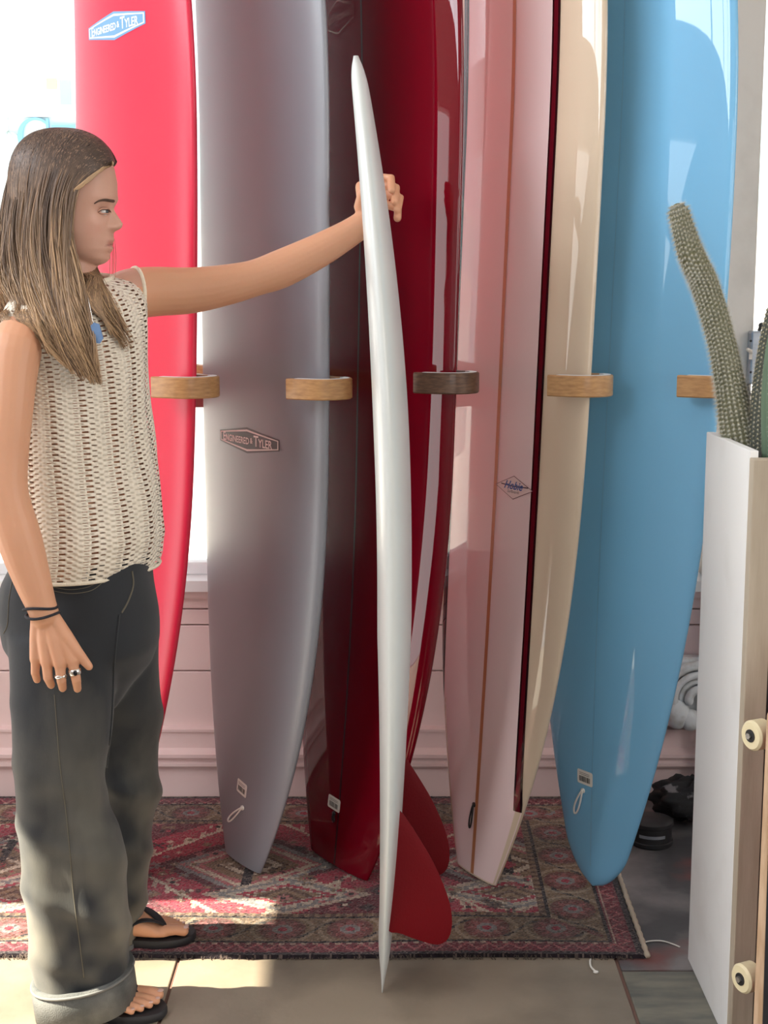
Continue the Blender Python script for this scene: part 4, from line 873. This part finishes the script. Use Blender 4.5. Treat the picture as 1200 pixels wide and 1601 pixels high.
MB().tube(ringpx(51.5, 207.5, 1522.5, 2.568, .0965, 48, .16)+[ringpx(51.5, 207.5, 1522.5, 2.568, .0965, 48, .16)[0]], .0028, 6).build('cuff_edge', mat('cuff_edge_denim', (.16, .16, .155), .85), je)
cuff([(96, 217, 1470, 2.852, .078, .08, 3), (95, 218, 1468, 2.852, .082, .08, 0), (96, 219, 1494, 2.853, .083, .08, 0), (96, 219, 1495, 2.853, .083, .08, 5)], 'cuff')
# ------------------------------------------------------------------ flip-flops
def flipflop(h_, d, s_, z0):
    fl = empty('flip_flop'); fl.parent = wom; u_ = np.array([0, 0, 1.]); L_ = []
    oc = [(-.012, 0), (-.008, .020), (.01, .032), (.05, .034), (.09, .034), (.13, .042), (.165, .050), (.20, .050), (.23, .040), (.246, .022), (.250, .004), (.246, -.014), (.225, -.032), (.19, -.044), (.15, -.044), (.10, -.037), (.05, -.034), (.01, -.031), (-.008, -.020)]
    P = smooth_path(oc+[oc[0]], 60)[:-1]; mk = lambda z_, sc: [np.array([*(h_+d*(.119+(t-.119)*sc)+s_*y*sc)[:2], z_]) for t, y in P]
    MB().loft([mk(z0, .97), mk(z0+.004, 1), mk(z0+.013, 1), mk(z0+.017, .975)]).build('sole', M['blackrub'], fl, auto=40)
    post_ = h_+d*.188+s_*.021; post_[2] = z0+.016; r3 = lambda t, y, z_: np.array([*(h_+d*t+s_*y)[:2], z0+z_])
    for sg in (1, -1):
        pts = smooth_path([post_, post_+u_*.022-d*.004, r3(.158, .015+.018*sg, .058), r3(.125, .003+.036*sg, .058), r3(.085, .046*sg if sg > 0 else -.046, .032), r3(.07, .044*sg, .012)], 22); rg = []
        for i, p_ in enumerate(pts):
            t_ = pts[min(i+1, 21)]-pts[max(i-1, 0)]; t_ /= np.linalg.norm(t_); nn = np.cross(t_, u_); nn /= np.linalg.norm(nn)+1e-9; bb_ = np.cross(nn, t_); wd = .0035+.0065*min(1, i/7)
            rg.append([p_+nn*(wd*math.cos(a_))+bb_*(.0022*math.sin(a_)) for a_ in np.linspace(0, 2*math.pi, 10, endpoint=False)])
        MB().loft(rg).build('strap', M['blackrub'], fl)
flipflop(*nf, .0); flipflop(*ff_, .0085)
# ------------------------------------------------------------------ jewellery
M['silver'] = mat('silver', (.78, .76, .72), .2, metal=1.); M['onyx'] = mat('black_stone', (.01, .01, .012), .1); M['pend'] = mat('blue_grey_stone', (.16, .27, .48), .3); M['band'] = mat('black_hair_tie', (.018, .018, .026), .8, bump=(400, .5))
def around(c, axis, r1, r2, t0=0, wob=0., n=41):
    axis = axis/np.linalg.norm(axis); e1 = np.cross(axis, [0, 1., 0]); e1 /= np.linalg.norm(e1); e2 = np.cross(axis, e1)
    return [c+r1*math.cos(t)*e1+r2*math.sin(t)*e2+axis*wob*math.sin(t*2+1) for t in np.linspace(0, 2*math.pi, n)]
wa = at(70, 962, 2.437)-at(50, 905, 2.44)
for (px, py), wb in (((63, 949), .003), ((67, 961), -.002)): MB().tube(around(at(px, py, 2.4375), wa+np.array([-.012, 0, -.03]), .0295, .0285, wob=wb), .0026, 8).build('hair_tie', M['band'], wom)
f2 = at(96, 1064, 2.423)-at(93, 1038, 2.424); f1 = at(119, 1062, 2.427)-at(113, 1033, 2.428)
for wb in (.002, -.002): MB().tube(around(at(95.2, 1057, 2.4235), f2, .0099, .0099, wob=wb), .0014, 8).build('ring', M['silver'], wom)
rc = at(117, 1050, 2.4275); rb_ = MB()
rb_.loft([around(rc+f1*k, f1, .0103+e, .0103+e)[:-1] for k, e in ((-.16, 0), (-.14, .0014), (.14, .0014), (.16, 0))], cap=False); ro = rb_.build('ring', M['silver'], wom)
MB().ball(rc+np.array([.003, -.0112, 0]), (.004, .0018, .0052), 14, 10).build('stone', M['onyx'], ro)
# ------------------------------------------------------------------ hair
hel = at(100, 301, HY)
def push_out(p_, st=430, rn=70):
    py = proj(p_)[1]
    if py < 395:
        e = p_-hel; k = (abs(e[0]/(.1050 if e[0] > 0 else .0990))**2.5+abs(e[1]/.0850)**2.5+abs(e[2]/.1155)**2.5)**.4
        if k < 1.0: p_ = hel+e/k
    elif py > st:
        sm = min(1, (py-st)/rn); sm = sm*sm*(3-2*sm)
        r = [np.interp(py, T_[::-1, 0], T_[::-1, k]) for k in (1, 2, 3)]; c = at(r[0], py, HY)
        e = p_-c; la = e[:2] @ lat[:2]; fo = e[:2] @ fwd[:2]; k = math.hypot(la/((r[1]+.010)*sm+1e-3), fo/((r[2]+.010)*sm+1e-3))
        if k < 1: p_ = c+lat*la/max(k, .2)+fwd*fo/max(k, .2)+np.array([0, 0, e[2]])
    return p_
G = [[(177, 254, 2.655), (152, 268, 2.605), (122, 293, 2.585), (114, 335, 2.58), (118, 395, 2.572), (130, 460, 2.55), (142, 530, 2.50), (152, 598, 2.50)],
     [(168, 244, 2.662), (130, 260, 2.60), (104, 305, 2.578), (98, 365, 2.57), (108, 440, 2.55), (124, 510, 2.50), (138, 560, 2.50), (150, 602, 2.50)],
     [(145, 226, 2.665), (105, 250, 2.597), (84, 310, 2.575), (79, 380, 2.565), (88, 440, 2.55), (104, 510, 2.50), (124, 565, 2.49), (140, 600, 2.49)],
     [(115, 212, 2.665), (82, 243, 2.60), (62, 310, 2.578), (57, 380, 2.567), (66, 440, 2.55), (82, 500, 2.50), (104, 550, 2.49), (128, 592, 2.49)],
     [(88, 205, 2.665), (58, 240, 2.61), (38, 310, 2.592), (32, 380, 2.577), (40, 440, 2.56), (58, 495, 2.50), (80, 540, 2.49), (104, 575, 2.49)],
     [(68, 206, 2.665), (36, 250, 2.628), (17, 320, 2.617), (9, 390, 2.60), (12, 430, 2.59), (26, 462, 2.56), (50, 505, 2.52), (72, 540, 2.49)],
     [(58, 210, 2.667), (22, 262, 2.655), (5, 340, 2.655), (-1, 400, 2.65), (0, 425, 2.66), (2, 448, 2.67), (4, 466, 2.68), (8, 485, 2.68)],
     [(58, 211, 2.667), (24, 265, 2.70), (8, 340, 2.71), (2, 400, 2.715), (2, 440, 2.715), (4, 475, 2.71), (8, 510, 2.70), (14, 540, 2.70)]]
GF = [[(177, 254, 2.668), (160, 275, 2.735), (134, 320, 2.75), (140, 385, 2.735), (150, 420, 2.66), (170, 462, 2.59), (190, 505, 2.595), (206, 540, 2.61)],
      [(160, 240, 2.668), (132, 270, 2.74), (112, 320, 2.76), (122, 385, 2.74), (138, 425, 2.65), (158, 475, 2.58), (180, 515, 2.585), (198, 548, 2.60)],
      [(120, 216, 2.668), (90, 260, 2.745), (70, 330, 2.765), (90, 390, 2.745), (118, 430, 2.66), (140, 475, 2.58), (158, 500, 2.58), (174, 525, 2.585)]]
def G3(Gs): return np.array([[at(*p) for p in g] for g in Gs])
H = MB(); HC = []
cap_c = at(92, 318, HY)
def strand(path, r0, col0, col1, flat=.6, n=4):
    m_ = len(path); T = np.gradient(path, axis=0); T /= np.linalg.norm(T, axis=1)[:, None]; rings = []
    for i in range(m_):
        out = path[i]-cap_c; out[2] *= .3; out -= T[i]*(out @ T[i]); out /= np.linalg.norm(out)+1e-9; sd_ = np.cross(T[i], out); t = i/(m_-1); r_ = r0*min(1, .35+t*5)*(1 if t < .72 else 1-.85*(t-.72)/.28)
        an = np.arange(n)*2*math.pi/n; rings.append(path[i]+r_*(np.cos(an)[:, None]*sd_+flat*np.sin(an)[:, None]*out))
        k = np.clip((t-.15)/.75, 0, 1); HC.extend([col0*(1-k)+col1*k]*n)
    H.loft(rings)
hr_ = np.random.default_rng(5); dk = np.array([.060, .038, .030]); lt = np.array([.56, .36, .20]); md = np.array([.17, .105, .07])
def grow(Gs, N, umin, umax, off):
    A = G3(Gs); K = len(Gs)
    cl_u = hr_.uniform(umin, umax, 60); cl_h = hr_.random(60); cl_p = hr_.uniform(0, 6.3, 60)
    for s_ in range(N):
        u_ = hr_.uniform(umin, umax); ci = np.abs(cl_u-u_).argmin(); ck = cl_u[ci]
        deep = hr_.random(); p8 = []
        for j in range(8):
            uu = u_*(1-.45*min(1, j/5))+ck*(.45*min(1, j/5)); uu = min(max(uu, 0), K-1-1e-6); i = int(uu); t = uu-i; p8.append(A[i][j]*(1-t)+A[i+1][j]*t)
        p8 = np.array(p8); ln = hr_.uniform(.80, 1.04); nn_ = int(hr_.integers(23, 31)); P = smooth_path(p8, nn_)[:max(12, int(nn_*min(1, ln)))]
        ph1, ph2 = hr_.uniform(0, 6.3, 2); m_ = len(P)
        for i in range(m_):
            t = i/(m_-1); out = P[i]-cap_c; out[2] *= .2; out /= np.linalg.norm(out)
            P[i] = P[i]+out*(off*(1-deep)-.010*deep*min(1, t*3))*min(1, t*6+.2)+np.array([.007*math.sin(cl_p[ci]+t*11)+.0035*math.sin(ph1+t*15), .003*math.sin(ph2+t*12), 0])*t
            P[i] = push_out(P[i], *((430, 70) if Gs is G else (415, 20)))
        hl = min(1, max(0, cl_h[ci]*.75+.35*hr_.random()-.05)); c0 = dk*(1-.35*hl)+md*.35*hl; c1 = md*(1-hl)+lt*hl
        if hr_.random() < .13: c0 = md*1.3; c1 = lt*1.15
        strand(P, hr_.uniform(.0008, .0018), c0*hr_.uniform(.75, 1.2), c1*hr_.uniform(.8, 1.15))
grow(G, 2300, 0, 7, .005); grow(GF, 420, 0, 2, .003)
# rolled lighter strand along the hairline
for k in range(64):
    j = hr_.normal(0, 1, (6, 2))*1.1; P = smooth_path([onskin(177+.3*j[0, 0], 256+j[0, 1], .004), onskin(168+.3*j[1, 0], 259+j[1, 1], .009), onskin(153+.5*j[2, 0], 268+j[2, 1], .013), onskin(137+j[3, 0], 281+j[3, 1], .015), onskin(124+j[4, 0], 293+j[4, 1], .016), onskin(112+j[5, 0], 302+j[5, 1], .014)], 14)
    strand(P, .0012, lt*hr_.uniform(.55, .9), lt*hr_.uniform(.7, 1.))
# loose strands hanging in front of the far shoulder
for x0_ in (176, 178, 181, 172):
    P = smooth_path([at(x0_-2, 372, 2.70), at(x0_, 400, 2.70), at(x0_-1, 430, 2.695), at(x0_-4, 455, 2.69)], 12); strand(P, .0008, md, lt)
# scalp cover behind the hairline
RA = np.array(hr); nr_, nk_ = RA.shape[:2]; cen_ = RA.mean(1)[:, None, :]; dR = RA-cen_; dR /= np.linalg.norm(dR, axis=2)[..., None]+1e-9
RA = RA+dR*.0022; RA[:, :, 2] += .0015*np.clip(1-np.arange(nr_)/30, 0, 1)[:, None]
Vs = RA.reshape(-1, 3); qv = proj(Vs); hl = np.interp(qv[:, 1], [200, 250, 256, 272, 293, 320, 430], [190, 190, 178, 152, 122, 110, 110]); ok = qv[:, 0] < hl
Fs = [tuple(range(nk_))]
for j in range(nr_-1):
    for i in range(nk_):
        f_ = (j*nk_+i, j*nk_+(i+1) % nk_, (j+1)*nk_+(i+1) % nk_, (j+1)*nk_+i)
        if all(ok[list(f_)]): Fs.append(f_)
H.add(Vs, Fs); HC.extend([dk*.8]*len(Vs))
M['hair'] = attr_mat('brown_blonde_hair', .42, spec=.45)
ho = H.build('hair', M['hair'], wom); vcol(ho, np.array(HC)); stuff(ho)
# necklace with a blue pendant on the chest
pc = push_out(at(150, 518, 2.52))+np.array([.004, -.012, 0]); pm = MB()
pm.loft([[pc+fwd*0+np.array([x*.9, -.003+y, z_]) for x, z_ in ((-.011, .010), (-.004, .016), (.006, .013), (.009, .002), (.013, -.012), (.006, -.021), (-.004, -.020), (-.006, -.006))] for y in (-.0025, .0025)])
pe = pm.build('pendant', M['pend'], wom, smooth=False)
MB().tube(smooth_path([pc+np.array([-.006, 0, .014]), push_out(at(136, 470, 2.54))+np.array([.004, -.006, 0]), at(126, 430, 2.60)], 16), .0006, 6).build('chain', M['silver'], pe)
